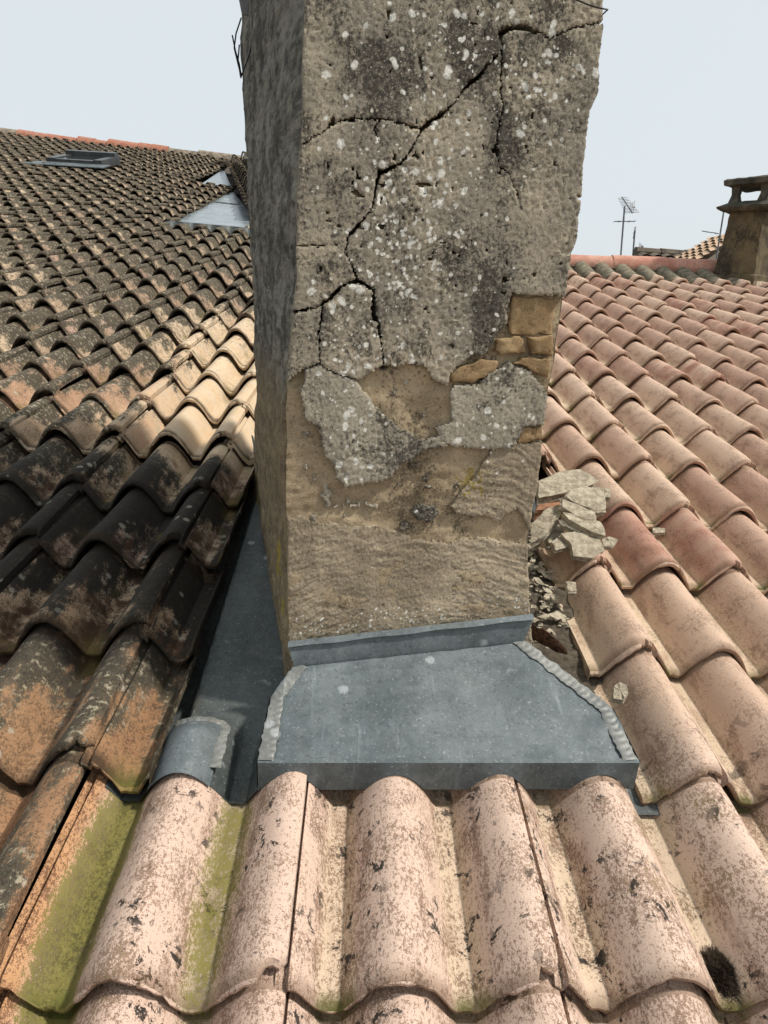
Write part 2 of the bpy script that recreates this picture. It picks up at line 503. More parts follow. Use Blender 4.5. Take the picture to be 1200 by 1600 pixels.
HI_OLD = [tile_mesh(M_TILE_OLD, hs=1.14, lift=0.031, nu=44, nv=12, seed=i, chip=0.9) for i in range(7)]
HI_NEW = [tile_mesh(M_TILE_NEW, nu=44, nv=12, seed=10 + i, chip=0.9) for i in range(7)]
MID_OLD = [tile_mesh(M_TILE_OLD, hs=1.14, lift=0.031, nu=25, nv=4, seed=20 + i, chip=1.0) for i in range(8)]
MID_NEW = [tile_mesh(M_TILE_NEW, nu=25, nv=4, seed=30 + i, chip=1.0) for i in range(8)]
LOW = [tile_grid(hs=1.14, lift=0.031, nu=17, nv=3, seed=40 + i, hi=False, chip=1.0) for i in range(6)]
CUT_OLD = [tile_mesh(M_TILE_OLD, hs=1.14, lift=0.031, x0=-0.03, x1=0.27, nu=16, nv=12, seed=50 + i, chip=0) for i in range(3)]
CUT_NEW = [tile_mesh(M_TILE_NEW, x0=0.64, x1=0.992, nu=24, nv=12, seed=60 + i) for i in range(3)]

# metal valley flashing outlines on the old roof, in roof coordinates
VAL1 = [onleft(*p)[:2] for p in ((262, 348), (393, 361), (393, 338), (365, 300), (328, 313))]
VAL2 = [onleft(*p)[:2] for p in ((316, 287), (360, 288), (349, 268), (343, 270))]


def inside(poly, x, y):
    c = False; n = len(poly)
    for i in range(n):
        (x1, y1), (x2, y2) = poly[i], poly[(i + 1) % n]
        if (y1 > y) != (y2 > y) and x < (x2 - x1) * (y - y1) / (y2 - y1) + x1: c = not c
    return c


SIDE_A, SIDE_B = onleft(394, 345)[:2], onleft(357, 262)[:2]     # foot line of the neighbouring slope


def right_of_side(u, v):
    t = (v - SIDE_A[1]) / (SIDE_B[1] - SIDE_A[1])
    return v > 5.75 and u > SIDE_A[0] + t * (SIDE_B[0] - SIDE_A[0]) - 0.12


V_RR = 4.80                                       # low ridge
tiles_old, tiles_new = [], []
for j in range(-2, 49):
    for i in range(-34, 12):
        u, v = i * TW, j * GA
        if v < V_RR - 0.1:
            side = 'old' if i <= 0 else 'new'
            if j <= 0 and i >= 1: side = 'new'
            if j <= 0 and i == 0: side = 'new'
        else:
            if i > -2: continue
            side = 'old'
        wl = float(w_left(u, v)) if side == 'old' else 0.0
        q = projr([u + 0.5 * TW, v + 0.5 * GA, wl])
        if not (-1.3 < u < 1.9 and v < 1.2) and (q[2] < 0.05 or not (-330 < q[0] < 1560 and q[1] < 1990)): continue
        cut = None
        if 1 <= j <= 4:
            if i == 0: cut = 'cut'
            if i == 1: continue
            if i == 2:
                if j > 3: continue
                cut = 'cut'
        if side == 'old' and j > 15:
            cu, cv = u + 0.55 * TW, v + 0.35 * GA
            if inside(VAL1, cu, cv) or inside(VAL2, cu, cv) or right_of_side(cu, cv): continue
        if side == 'new' and v > V_RR - 0.25: continue
        occl = 395 < q[0] < 830 and q[1] < 900
        (tiles_old if side == 'old' else tiles_new).append((q[2] + (0 if cut else 100 if occl or not (-40 < q[0] < 1240) else 0), i, j, u, v, wl, cut, q[2]))


def lay(tiles, parent, hi, mid, cutm, old):
    tiles.sort()
    SV, SF, base = [], [], 0
    for n, (key, i, j, u, v, wl, cut, dist) in enumerate(tiles):
        r = random.Random(i * 977 + j * 131 + (5 if old else 0))
        jz = r.uniform(-0.005, 0.008) if old else r.uniform(-0.002, 0.003)
        du = r.uniform(-0.003, 0.003); dv = (r.uniform(-0.014, 0.014) - (0.02 if r.random() < 0.06 else 0)) if old else r.uniform(-0.007, 0.006)
        rz = r.uniform(-0.022, 0.022) if old else r.uniform(-0.009, 0.009)
        rx = r.uniform(-0.010, 0.010) if old else 0
        if old:
            e = 0.05
            rx += math.atan((float(w_left(u, v + e)) - wl) / e)
            ry = -math.atan((float(w_left(u + e, v)) - wl) / e) + r.uniform(-0.012, 0.012)
        else:
            ry = r.uniform(-0.006, 0.006)
        mat4 = Matrix.Translation((u + du, v + dv, wl + jz)) @ Matrix.Rotation(rz, 4, 'Z') @ Matrix.Rotation(ry, 4, 'Y') @ Matrix.Rotation(rx, 4, 'X')
        if n < 299:
            me = r.choice(cutm) if cut else (r.choice(hi) if dist < 2.2 else r.choice(mid))
            o = put('roof_tile', me, parent)
            o.matrix_local = mat4
        else:
            V, F = r.choice(LOW)
            A = np.array(mat4)
            SV.append(V @ A[:3, :3].T + A[:3, 3]); SF.append(F + base); base += len(V)
    if SV:
        o = put('roof_tile_field', mesh_of('roof_tile_field', np.concatenate(SV), np.concatenate(SF), M_TILE_OLD if old else M_TILE_NEW, True, 50), parent)
        o['kind'] = 'stuff'


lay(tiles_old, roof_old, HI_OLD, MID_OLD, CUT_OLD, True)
lay(tiles_new, roof_new, HI_NEW, MID_NEW, CUT_NEW, False)

# boarding below the tiles
mb = MB()
vs = np.linspace(-1.2, V_RL + 0.05, 40)
us = np.linspace(-11.0, -0.45, 30)
mb.grid([[(a, b, float(w_left(a, b)) - 0.085) for a in us] for b in vs])
mb.grid([[(-0.45, -1.2, -0.085), (0.04, -1.2, -0.085)], [(-0.45, 5.7, -0.085), (0.04, 5.7, -0.085)]])
mb.grid([[(a, V_RL + 0.05, w_ridge(a) - 0.085), (a, V_RL + 4, w_ridge(a) - 2.4)] for a in us])
mb.build('boarding', M_DECK, roof_old)
mb = MB()
mb.slab([(0.045, -1.2, -0.09), (4.6, -1.2, -0.09), (4.6, V_RR, -0.09), (0.045, V_RR, -0.09)], (0, 0, 1), 0.03)
mb.slab([(-0.6, V_RR, -0.09), (4.6, V_RR, -0.09), (4.6, V_RR + 3.6, -2.0), (-0.6, V_RR + 3.6, -2.0)], (0, 0.45, 0.89), 0.03)
mb.build('boarding', M_DECK, roof_new)

# ------------------------------------------------------------------ ridges
M_RIDGE_RED = NT('ridge_terracotta')
_m = M_RIDGE_RED; _P = _m.coord(roof_old); _n = _m.noise(_P, 12, 5, 0.65); _f = _m.noise(_P, 90, 4, 0.6)
_c = _m.mix(_m.ss(_n, 0.35, 0.65), (0.36, 0.12, 0.075), (0.50, 0.24, 0.16))
_c = _m.mix(_m.mul(_m.ss(_m.add(_f, _m.mul(_n, 0.4)), 0.66, 0.8), 0.7), _c, (0.12, 0.085, 0.06))
M_RIDGE_RED = _m.done(_c, 0.9, _m.bump(_f, 0.5, 0.003))
M_RIDGE_PINK = NT('ridge_pink_clay')
_m = M_RIDGE_PINK; _P = _m.coord(roof_new); _n = _m.noise(_P, 9, 5, 0.65); _f = _m.noise(_P, 70, 4, 0.6)
_c = _m.mix(_m.ss(_n, 0.35, 0.65), (0.42, 0.19, 0.135), (0.55, 0.30, 0.22))
_c = _m.mix(_m.mul(_m.ss(_m.add(_f, _m.mul(_n, 0.4)), 0.70, 0.86), 0.5), _c, (0.20, 0.13, 0.10))
M_RIDGE_PINK = _m.done(_c, 0.88, _m.bump(_f, 0.4, 0.002))
M_RIDGE_GREY = flat('ridge_lichen_grey', (0.22, 0.18, 0.135), 0.95, 0, 0.5, 14, 0.6, 0.004)


def ridge_cap(p0, p1, r, mat, parent, nm='ridge_tile', seed=0, taper=0.9):
    p0 = np.asarray(p0, float); p1 = np.asarray(p1, float)
    a = p1 - p0; L = np.linalg.norm(a); a /= L
    up = np.array([0, 0, 1.0]); sd = np.cross(a, up); sd /= np.linalg.norm(sd); up = np.cross(sd, a)
    G = []
    stations = [(-0.0, 0.80), (0, 1.0), (0.03, 1.0), (0.5, (1 + taper) / 2), (0.97, taper), (1.0, taper), (1.0, taper * 0.78)]
    for t, k in stations:
        G.append([p0 + a * L * t + r * k * (math.cos(th) * sd + (math.sin(th)) * up) * (1 + 0.02 * math.sin(7 * th + seed)) for th in np.linspace(-0.45, PI + 0.45, 15)])
    mb = MB(); mb.grid(G); return mb.build(nm, mat, parent, True, 45)


def ridge_u(x):
    ys = np.interp(x, [-40, 0, 100, 197, 263, 380], [204, 208, 219, 229, 238, 251])
    d = rayroof(x, ys); t = (V_RL - CR[1]) / d[1]
    return (CR + d * t)


joints = [-44, -8, 32, 54, 76, 102, 126, 149, 173, 198, 220, 241, 264, 313, 357, 384]
for k in range(len(joints) - 1):
    a, b = ridge_u(joints[k]), ridge_u(joints[k + 1])
    red = 32 <= joints[k] < 264
    dz = random.uniform(-0.015, 0.02)
    a[2] = w_ridge(a[0]) - 0.06 + dz; b[2] = w_ridge(b[0]) - 0.06 + dz
    a[0] -= 0.02
    ridge_cap(a, b, 0.15 + random.uniform(-0.008, 0.012), M_RIDGE_RED if red else M_RIDGE_GREY, roof_old, seed=k, taper=0.93)
# low ridge
_rr = [onroof(x, y, 0.05) for x, y in ((893, 408), (955, 412), (1036, 420), (1120, 428))]
ru = [0.0, 0.44, 0.88, 1.32, 1.77]


def low_ridge(x):
    d = rayroof(x, 410); t = (V_RR - CR[1]) / d[1]
    return (CR + d * t)[0]


ru += [low_ridge(955), low_ridge(1036), low_ridge(1122), low_ridge(1122) + 0.42, low_ridge(1122) + 0.84]
for k in range(len(ru) - 1):
    dz = (0.012, -0.004, 0.006)[k % 3]
    ridge_cap((ru[k + 1] + 0.02, V_RR, 0.012 + dz), (ru[k], V_RR, 0.012 + dz), 0.072 + (0.004 if k % 2 else 0), M_RIDGE_PINK, roof_new, seed=k, taper=0.92)
mb = MB(); mb.slab([(0.0, V_RR - 0.10, 0.015), (4.5, V_RR - 0.10, 0.015), (4.5, V_RR + 0.10, 0.0), (0.0, V_RR + 0.10, 0.0)], (0, 0, 1), 0.13)
mb.build('ridge_mortar', flat('ridge_mortar_bed', (0.13, 0.10, 0.075), 1), roof_new, False)
# mortared half tiles just below the low ridge
M_MORTAR_TILE = flat('greenish_mortar', (0.165, 0.14, 0.095), 0.95, 0, 0.45, 20, 0.6, 0.003)
for i in range(-2, 14):
    for h in (0.42, 0.92):
        uu = (i + h) * TW
        G = []
        for t in np.linspace(0, 1, 4):
            vv = V_RR - 0.36 + 0.32 * t
            G.append([(uu + 0.062 * math.sin(a), vv, -0.045 + 0.03 * t + 0.062 * math.cos(a)) for a in np.linspace(-1.55, 1.55, 9)])
        mb = MB(); mb.grid(G, True); mb.build('bedding_tile', M_MORTAR_TILE, roof_new)

# ------------------------------------------------------------------ the big chimney
fl = RW @ onroof(457, 1036, 0.045); fr = RW @ onroof(820, 1000, 0.05)
E1 = np.array([fr[0] - fl[0], fr[1] - fl[1], 0]); W0 = np.linalg.norm(E1); E1 /= W0
E2 = np.array([-E1[1], E1[0], 0])                 # towards the back
O = fl.copy()
bl = RW @ onroof(398, 735, -0.03)
DEPTH = float((bl - O) @ E2)


def plane_hit(x, y, q=0.0):
    d = ray(x, y); t = ((O + E2 * q - CAM_LOC) @ E2) / (d @ E2)
    p = CAM_LOC + d * t - O
    return np.array([p @ E1, p[2]])


def px_face(pts):
    return np.array([plane_hit(*p) for p in pts])


LEFT_PX = [(480, -60), (478, 0), (475, 100), (470, 240), (463, 400), (461, 480), (452, 560), (447, 640), (449, 760), (451, 880), (453, 1003), (455, 1045)]
RIGHT_PX = [(950, -60), (945, 0), (938, 140), (922, 172), (915, 260), (905, 370), (894, 400), (886, 470), (872, 575), (856, 640), (853, 690), (843, 770), (830, 845), (832, 955), (836, 1010)]
BACK_PX = [(374, -60), (376, 0), (378, 130), (385, 300), (396, 450), (399, 600), (398, 740), (397, 770)]
fL, fR = px_face(LEFT_PX), px_face(RIGHT_PX)
fB = np.array([plane_hit(*p, q=DEPTH) for p in BACK_PX])
ZTOP = plane_hit(700, 0)[1] + 0.55
ZBOT = -0.09


def edge(fp, z):
    o = np.argsort(fp[:, 1])
    return np.interp(z, fp[o, 1], fp[o, 0])


CELL = 0.0021
NZ = int((ZTOP - ZBOT) / CELL); NS = int(0.44 / CELL)
zz = np.linspace(ZBOT, ZTOP, NZ + 1)
jag = 0.0035 * fbm(zz * 22, zz * 0 + 3, 4, 1)
Ls = edge(fL, zz) + jag; Rs = edge(fR, zz) + 0.003 * fbm(zz * 25 + 9, zz * 0 + 7, 4, 2)
tt = np.linspace(0, 1, NS + 1)
S = Ls[:, None] + (Rs - Ls)[:, None] * tt[None, :]
Z = np.repeat(zz[:, None], NS + 1, 1)
Sc = (S[:-1, :-1] + S[1:, 1:]) / 2; Zc = (Z[:-1, :-1] + Z[1:, 1:]) / 2


def C7(L): return [(360 + x / 2, y / 2) for x, y in L]
def C8(L): return [(360 + x / 2, 450 + y / 2) for x, y in L]


def in_poly(P, X, Y):
    P = np.asarray(P); c = np.zeros(X.shape, bool); n = len(P)
    for i in range(n):
        x1, y1 = P[i]; x2, y2 = P[(i + 1) % n]
        if y1 == y2: continue
        c ^= ((y1 > Y) != (y2 > Y)) & (X < (x2 - x1) * (Y - y1) / (y2 - y1) + x1)
    return c


def line_dist(P, X, Y):
    d = np.full(X.shape, 9.0); a = np.zeros(X.shape); tot = max(len(P) - 1, 1)
    for i in range(len(P) - 1):
        p = np.asarray(P[i]); q = np.asarray(P[i + 1]); e = q - p; L2 = e @ e + 1e-12
        t = np.clip(((X - p[0]) * e[0] + (Y - p[1]) * e[1]) / L2, 0, 1)
        dd = np.hypot(X - p[0] - t * e[0], Y - p[1] - t * e[1])
        m = dd < d
        d = np.where(m, dd, d); a = np.where(m, (i + t) / tot, a)
    return d, a


wx = Sc + 0.004 * fbm(Sc * 45, Zc * 45, 4, 3) + 0.0015 * fbm(Sc * 220, Zc * 220, 2, 5)
wz = Zc + 0.004 * fbm(Sc * 45 + 31, Zc * 45 + 11, 4, 4) + 0.0015 * fbm(Sc * 220 + 7, Zc * 220, 2, 6)
coat = px_face([(300, -900)] + C8([(60, 260), (178, 290), (232, 250), (280, 235), (330, 265), (400, 290), (455, 262), (484, 238), (530, 246), (565, 235), (610, 246), (640, 285),
               (682, 302), (690, 265), (720, 240), (750, 215), (812, 200), (830, 168), (848, 130), (868, 112), (876, 50), (886, 16), (1090, 30)]) + [(1300, -900)])
flake_a = px_face(C8([(236, 252), (282, 240), (330, 269), (395, 294), (432, 340), (470, 390), (530, 440), (600, 478), (668, 462), (680, 492), (610, 506), (540, 552), (500, 600), (430, 610), (362, 625), (335, 590), (330, 558), (300, 530), (290, 480), (270, 430), (236, 420), (225, 330)]))
flake_b = px_face(C8([(688, 325), (700, 306), (782, 302), (822, 262), (880, 236), (930, 258), (978, 306), (995, 330), (995, 428), (925, 438), (903, 490), (832, 512), (765, 506), (692, 492), (655, 478), (648, 440), (702, 420), (690, 360)]))
flake_c = px_face(C8([(690, 690), (720, 655), (770, 600), (830, 510), (905, 495), (1000, 480), (990, 640), (950, 770), (900, 690), (840, 740), (800, 720), (720, 712)]))
flake_d = px_face(C8([(568, 700), (600, 685), (650, 690), (660, 708), (630, 735), (590, 732)]))
cement = px_face([(300, 800)] + C8([(100, 715), (200, 722), (340, 742), (490, 764), (600, 800), (690, 806), (800, 795), (930, 805), (1020, 800)]) + [(900, 1300), (300, 1300)])
CR_MAIN = [px_face(p) for p in (
    C7([(855, 95), (856, 150), (800, 205), (750, 265), (690, 325), (600, 400), (575, 450), (545, 505), (470, 535), (455, 600), (440, 660), (385, 725), (360, 785), (385, 840), (400, 875), (450, 905), (455, 960), (450, 1000)]) + C8([(450, 60), (470, 150), (484, 240)]),
    C7([(852, 96), (895, 80), (945, 88), (1000, 112), (1050, 96), (1110, 76), (1190, 55)]),
    C7([(400, 875), (345, 900), (290, 945), (268, 960), (195, 976)]) + C8([(190, 130), (182, 235), (165, 300)]))]
CR_THIN = [px_face(p) for p in (
    C7([(600, 400), (530, 382), (470, 370), (385, 365), (340, 380), (250, 425), (215, 450)]),
    C7([(856, 150), (850, 270), (856, 330), (835, 420), (830, 460), (850, 520), (890, 570), (912, 615)]),
    C7([(290, 945), (282, 1000)]) + C8([(275, 130), (281, 235)]),
    C7([(205, 765), (270, 768), (350, 765)]),
    C7([(470, 370), (455, 400), (470, 440)]))]
crack = np.zeros(Sc.shape, bool)
for P in CR_MAIN:
    d, a = line_dist(P, wx, wz)
    crack |= d < 0.0009 + 0.0034 * vnoise(Zc * 34, Sc * 34, 2) ** 1.3
for k, P in enumerate(CR_THIN):
    d, a = line_dist(P, wx, wz)
    crack |= d < (0.0013 if k != 3 else 0.0008) * (1.15 - 0.5 * a)
lab = np.zeros(Sc.shape, int)
lab[in_poly(coat, wx, wz)] = 1
lab[in_poly(flake_c, wx, wz)] = 4
lab[in_poly(flake_d, wx, wz)] = 5
lab[in_poly(flake_a, wx, wz)] = 2
lab[in_poly(flake_b, wx, wz)] = 3
bits = (vnoise(Sc * 62 + 3, Zc * 62 + 8, 2) + 0.5 * vnoise(Sc * 170, Zc * 170, 3)) > 1.16
near = in_poly(px_face(C8([(200, 230), (700, 230), (980, 300), (990, 700), (560, 790), (230, 730)])), Sc, Zc)
lab[bits & near & (lab == 0) & ~crack] = 7
lab[in_poly(cement, wx, wz + 0.013 * fbm(Sc * 14, Zc * 6, 4, 7) + 0.004 * fbm(Sc * 90, Zc * 60, 3, 3))] = 6
lab[crack & (lab == 1)] = 0
pits = (vnoise(Sc * 70, Zc * 70, 3) + vnoise(Sc * 180, Zc * 180, 4)) > 1.62
lab[pits & (lab == 1) & (vnoise(Sc * 9, Zc * 9, 5) > 0.5)] = 0


def components(mask):
    """4-connected labels by repeated min propagation"""
    idx = np.where(mask, np.arange(mask.size).reshape(mask.shape) + 1, 0)
    big = mask.size + 5
    cur = np.where(mask, idx, big)
    while True:
        new = cur.copy()
        for ax in (0, 1):                          # sweep runs with minimum accumulate
            for rev in (False, True):
                A = np.flip(new, ax) if rev else new
                A = A.T if ax == 1 else A
                for r in range(1, A.shape[0]):
                    ok = (A[r] < big) & (A[r - 1] < big)
                    A[r] = np.where(ok, np.minimum(A[r], A[r - 1]), A[r])
        if (new == cur).all(): break
        cur = new
    return np.where(mask, cur, 0)


deep = np.full(S.shape, 9.0)
for P in CR_MAIN: deep = np.minimum(deep, line_dist(P, S, Z)[0])
for P in CR_THIN: deep = np.minimum(deep, line_dist(P, S, Z)[0] + 0.003)
rough_h = 0.0018 * fbm(S * 16, Z * 16, 3, 0) + 0.0006 * fbm(S * 170, Z * 170, 3, 2) - 0.0014 * sstep(0.66, 0.85, vnoise(S * 210, Z * 210, 6)) * sstep(0.35, 0.6, vnoise(S * 12, Z * 12, 7)) + 0.0006 * rng.normal(0, 0.6, S.shape)
base_h = 0.006 * fbm(S * 14, Z * 30, 5, 6) + 0.0016 * fbm(S * 120, Z * 150, 3, 1) - 0.035 * sstep(0.009, 0.005, deep)
sw = 0.62 - 1.5 * (S - 0.1); ca, sa = np.cos(sw), np.sin(sw)
streakd = fbm((S * ca + Z * sa) * 55 + 2.5 * fbm(S * 9, Z * 9, 3, 2), (Z * ca - S * sa) * 260 + 5 * fbm(S * 11, Z * 11, 3, 4), 5, 3) * sstep(0.25, 0.7, vnoise(S * 13, Z * 17, 1) + 0.12)
cem_h = 0.0017 * streakd + 0.0020 * fbm(S * 20, Z * 40, 3, 5) + 0.0007 * rng.normal(0, 0.6, S.shape)
HEI = {1: 0.013, 2: 0.011, 3: 0.010, 4: 0.005, 5: 0.007, 6: 0.0022, 7: 0.004}


# where lichen grows on the front: 1 in the middle of a rosette, 0 at its rim, below 0 outside
def growth(spots):
    F_ = np.full(S.shape, -1.0)
    for (s, z, r) in spots:
        i = int((z - ZBOT) / (ZTOP - ZBOT) * NZ); n_ = int(2.2 * r / CELL) + 2
        if not (n_ <= i < NZ - n_): continue
        j = int((s - Ls[i]) / (Rs[i] - Ls[i]) * NS)
        sl = np.s_[i - n_:i + n_ + 1, max(j - n_, 0):j + n_ + 1]
        if F_[sl].size == 0: continue
        e = random.uniform(0.75, 1.3); a = random.random() * PI
        dx, dy = S[sl] - s, Z[sl] - z
        d = np.hypot((dx * math.cos(a) + dy * math.sin(a)) * e, (dy * math.cos(a) - dx * math.sin(a)) / e)
        F_[sl] = np.maximum(F_[sl], np.clip(1 - d / r, -1, 1))
    return F_


sp = []
BIG = C7([(510, 50), (425, 75), (570, 38), (500, 5), (780, 20), (790, 40), (710, 35), (900, 65), (735, 45), (740, 165), (770, 165), (730, 120), (685, 215), (680, 235), (520, 205), (515, 190), (360, 105), (390, 200), (300, 230), (362, 300), (345, 447), (300, 365),
          (1095, 205), (925, 265), (960, 275), (1020, 298), (990, 290), (885, 35), (1000, 160), (1015, 70), (1010, 100), (750, 350), (640, 380), (660, 500), (582, 535), (625, 555), (662, 540), (480, 515), (548, 530), (495, 572), (672, 600), (655, 635), (735, 595), (605, 600), (475, 615), (430, 590),
          (370, 720), (425, 705), (395, 735), (440, 765), (470, 750), (500, 760), (330, 722), (565, 762), (640, 820), (620, 690), (260, 880), (255, 910), (500, 900), (555, 915), (320, 955), (350, 940), (385, 895), (405, 905), (645, 440), (545, 625), (520, 690), (910, 415), (1145, 225), (960, 235)]) + \
      C8([(315, 55), (320, 75), (295, 175), (370, 248), (430, 245), (290, 330), (362, 322), (275, 268), (540, 180), (570, 232), (808, 385), (795, 470), (835, 432), (380, 380), (395, 545), (395, 492), (360, 435), (365, 400), (715, 478), (340, 555), (365, 600), (440, 560), (480, 520), (880, 495), (840, 285), (915, 265), (262, 683), (405, 185), (425, 180), (380, 60), (585, 703)])
for p in BIG:
    s, z = plane_hit(*p); sp.append((s, z, random.uniform(0.0030, 0.0070)))
for _ in range(900):
    cx, cy, sx, sy = random.choice([(640, 330, 45, 60), (620, 400, 40, 40), (750, 60, 80, 40), (560, 560, 40, 60), (860, 130, 40, 60), (650, 200, 120, 120), (560, 680, 40, 50), (780, 650, 50, 40)])
    p = (random.gauss(cx, sx), random.gauss(cy, sy))
    if random.random() < 0.5: p = (p[0] * 0.6 + random.choice(BIG)[0] * 0.4, p[1] * 0.6 + random.choice(BIG)[1] * 0.4)
    if p[1] > 790: continue
    s, z = plane_hit(*p); sp.append((s, z, random.choice((0.0011, 0.0015, 0.0021, 0.0030)) * random.uniform(0.8, 1.3)))
lich_f = growth(sp)
sp = []
for _ in range(60):
    s, z = plane_hit(random.gauss(740, 14), random.gauss(755, 14)); sp.append((s, z, random.uniform(0.0012, 0.004)))
ylich_f = growth(sp)
# white grit knocked along the foot of the cement
sp = []
for _ in range(170):
    x = random.uniform(456, 828); y = 1003 - (x - 452) * 0.113 - abs(random.gauss(4, 16))
    s, z = plane_hit(x, y); sp.append((s, z, random.uniform(0.0008, 0.0028)))
lich_f = np.maximum(lich_f, growth(sp))



def to_world(s, q, z):
    s, q, z = (np.asarray(a, float) for a in (s, q, z))
    return O + s[..., None] * E1 + q[..., None] * E2 + z[..., None] * np.array([0, 0, 1.0])


chim = thing('chimney', 'large cracked chimney of peeling lichen spotted render in the middle of the roof', 'chimney', tuple(O))
BODY = 0.016                                       # masonry lies this far behind the front plane


def relief(mask, hgt, h0, name, mat):
    """rough sheet over the marked cells standing h0 proud of the masonry, with broken edges going down into it"""
    n1 = NS + 1
    ci, cj = np.nonzero(mask)
    a = ci * n1 + cj
    quads = np.stack([a, a + 1, a + n1 + 1, a + n1], 1)
    used, inv = np.unique(quads, return_inverse=True)
    inv = inv.reshape(-1, 4)
    q = BODY - h0 - hgt
    T = to_world(S, q, Z).reshape(-1, 3)[used] - O
    B = to_world(S, BODY + 0.006 + 0.03 * sstep(0.009, 0.005, deep), Z).reshape(-1, 3)[used] - O
    F = [inv]
    nT = len(used)
    pad = np.pad(mask, 1)
    for di, dj, e in ((-1, 0, (0, 1)), (1, 0, (2, 3)), (0, -1, (3, 0)), (0, 1, (1, 2))):
        b = ~pad[1 + ci + di, 1 + cj + dj]
        p0, p1 = inv[b, e[0]], inv[b, e[1]]
        F.append(np.stack([p1, p0, p0 + nT, p1 + nT], 1))
        # slump the broken rim a little
    rim = np.zeros(nT, bool)
    for f in F[1:]: rim[f[:, :2].ravel()] = True
    T[rim] += np.outer(rng.uniform(0.0002, 0.0016, rim.sum()), E2) + np.outer(rng.uniform(-0.0006, 0.0006, rim.sum()), E1)
    T[rim, 2] += rng.uniform(-0.0006, 0.0006, rim.sum())
    me = mesh_of(name, np.concatenate([T, B]), np.concatenate(F), mat, True, 48)
    for an, fld in (('lichen', lich_f), ('yellow', ylich_f)):
        at = me.attributes.new(an, 'FLOAT', 'POINT')
        at.data.foreach_set('value', np.concatenate([fld.reshape(-1)[used], np.full(nT, -1.0)]).astype(np.float32))
    return put(name, me, chim)


def plaster(name, dark, mid_c, warm, darkness, scale=1.0, growths=True):
    m = NT(name); P = m.coord(chim)
    big = m.noise(m.scalev(P, (1, 1, 0.8)), 7 * scale, 5, 0.62); med = m.noise(P, 27, 7, 0.72)
    fine = m.noise(P, 200, 5, 0.7); gr = m.noise(P, 520, 3, 0.65)
    run = m.noise(m.scalev(P, (1, 1, 0.2)), 24, 5, 0.6)
    c = m.mix(m.ss(m.add(m.mul(big, 0.6), m.mul(med, 0.4)), 0.42, 0.60), mid_c, warm)
    patch = m.noise(m.addv(P, (3.1, 1.7, 0.4)), 10 * scale, 8, 0.74, 0.3)
    g = m.add(m.add(m.mul(m.sub(patch, 0.5), 2.0), m.mul(m.sub(run, 0.5), 0.6)), m.mul(m.sub(fine, 0.5), 1.1))
    c = m.mix(m.mul(m.ss(g, 0.25 - darkness, 0.55 - darkness), 0.88), c, dark)
    # pitted dark grains and pale sand grains
    c = m.mix(m.mul(m.ss(m.add(fine, m.mul(m.sub(gr, 0.5), 0.5)), 0.56, 0.64), 0.5), c, tuple(x * 0.6 for x in dark))
    c = m.mix(m.mul(m.ss(m.noise(m.addv(P, (5.0, 2.0, 1.0)), 360, 4, 0.68), 0.57, 0.65), 0.55), c, tuple(min(1, x * 1.45) for x in warm))
    if growths:
        la = m.attr('lichen'); ya = m.attr('yellow')
        lj = m.add(m.add(la, m.mul(m.sub(fine, 0.5), 1.5)), m.mul(m.sub(med, 0.5), 0.9))
        cr = m.mix(m.ss(m.add(gr, m.mul(la, 0.25)), 0.35, 0.65), (0.36, 0.35, 0.30), (0.74, 0.72, 0.65))
        c = m.mix(m.mul(m.ss(lj, 0.02, 0.22), 0.9), c, cr)
        c = m.mix(m.mul(m.ss(m.add(ya, m.mul(m.sub(fine, 0.5), 2.2)), 0.0, 0.4), 0.8), c, m.mix(gr, (0.16, 0.12, 0.02), (0.34, 0.26, 0.06)))
    nb = m.bump(m.add(med, m.mul(fine, 0.6)), 0.5, 0.0022)
    nb = m.bump(gr, 0.6, 0.0014, nb)
    return m.done(c, 0.95, nb, 0, 0.15)


M_COAT = plaster('render_grey_brown', (0.052, 0.047, 0.040), (0.255, 0.225, 0.178), (0.41, 0.35, 0.26), 0.31)
M_FLAKE = plaster('render_grey', (0.06, 0.055, 0.047), (0.27, 0.24, 0.19), (0.40, 0.355, 0.275), 0.25)
M_OCHRE = plaster('ochre_mortar', (0.10, 0.078, 0.052), (0.29, 0.225, 0.145), (0.42, 0.33, 0.215), 0.19)
M_CEMENT = plaster('grey_cement', (0.105, 0.085, 0.06), (0.265, 0.215, 0.15), (0.40, 0.33, 0.235), 0.06)
M_SIDE = plaster('side_render', (0.045, 0.045, 0.04), (0.125, 0.12, 0.10), (0.19, 0.175, 0.135), 0.05)
M_SAND = plaster('yellow_sandstone', (0.10, 0.065, 0.032), (0.25, 0.165, 0.085), (0.35, 0.245, 0.135), 0.08, 2, False)

# masonry behind the coats (a full closed body with rough faces)
N2 = NS // 2
iz = np.arange(0, NZ + 1, 2); isx = np.arange(0, NS + 1, 2)
Sb, Zb, Hb = S[np.ix_(iz, isx)], Z[np.ix_(iz, isx)], base_h[np.ix_(iz, isx)]
front = to_world(Sb, BODY - Hb, Zb) - O
nb_, mb_ = Sb.shape
mb = MB()
aa = (np.arange(nb_ - 1)[:, None] * mb_ + np.arange(mb_ - 1)[None, :]).ravel()
bm_front = mesh_of('masonry', front.reshape(-1, 3), np.stack([aa, aa + 1, aa + mb_ + 1, aa + mb_], 1), M_OCHRE, True, 0)
for an, fld in (('lichen', lich_f), ('yellow', ylich_f)):
    at = bm_front.attributes.new(an, 'FLOAT', 'POINT')
    at.data.foreach_set('value', (fld[np.ix_(iz, isx)].reshape(-1) - (0.5 if an == 'lichen' else 0)).astype(np.float32))
put('masonry', bm_front, chim)

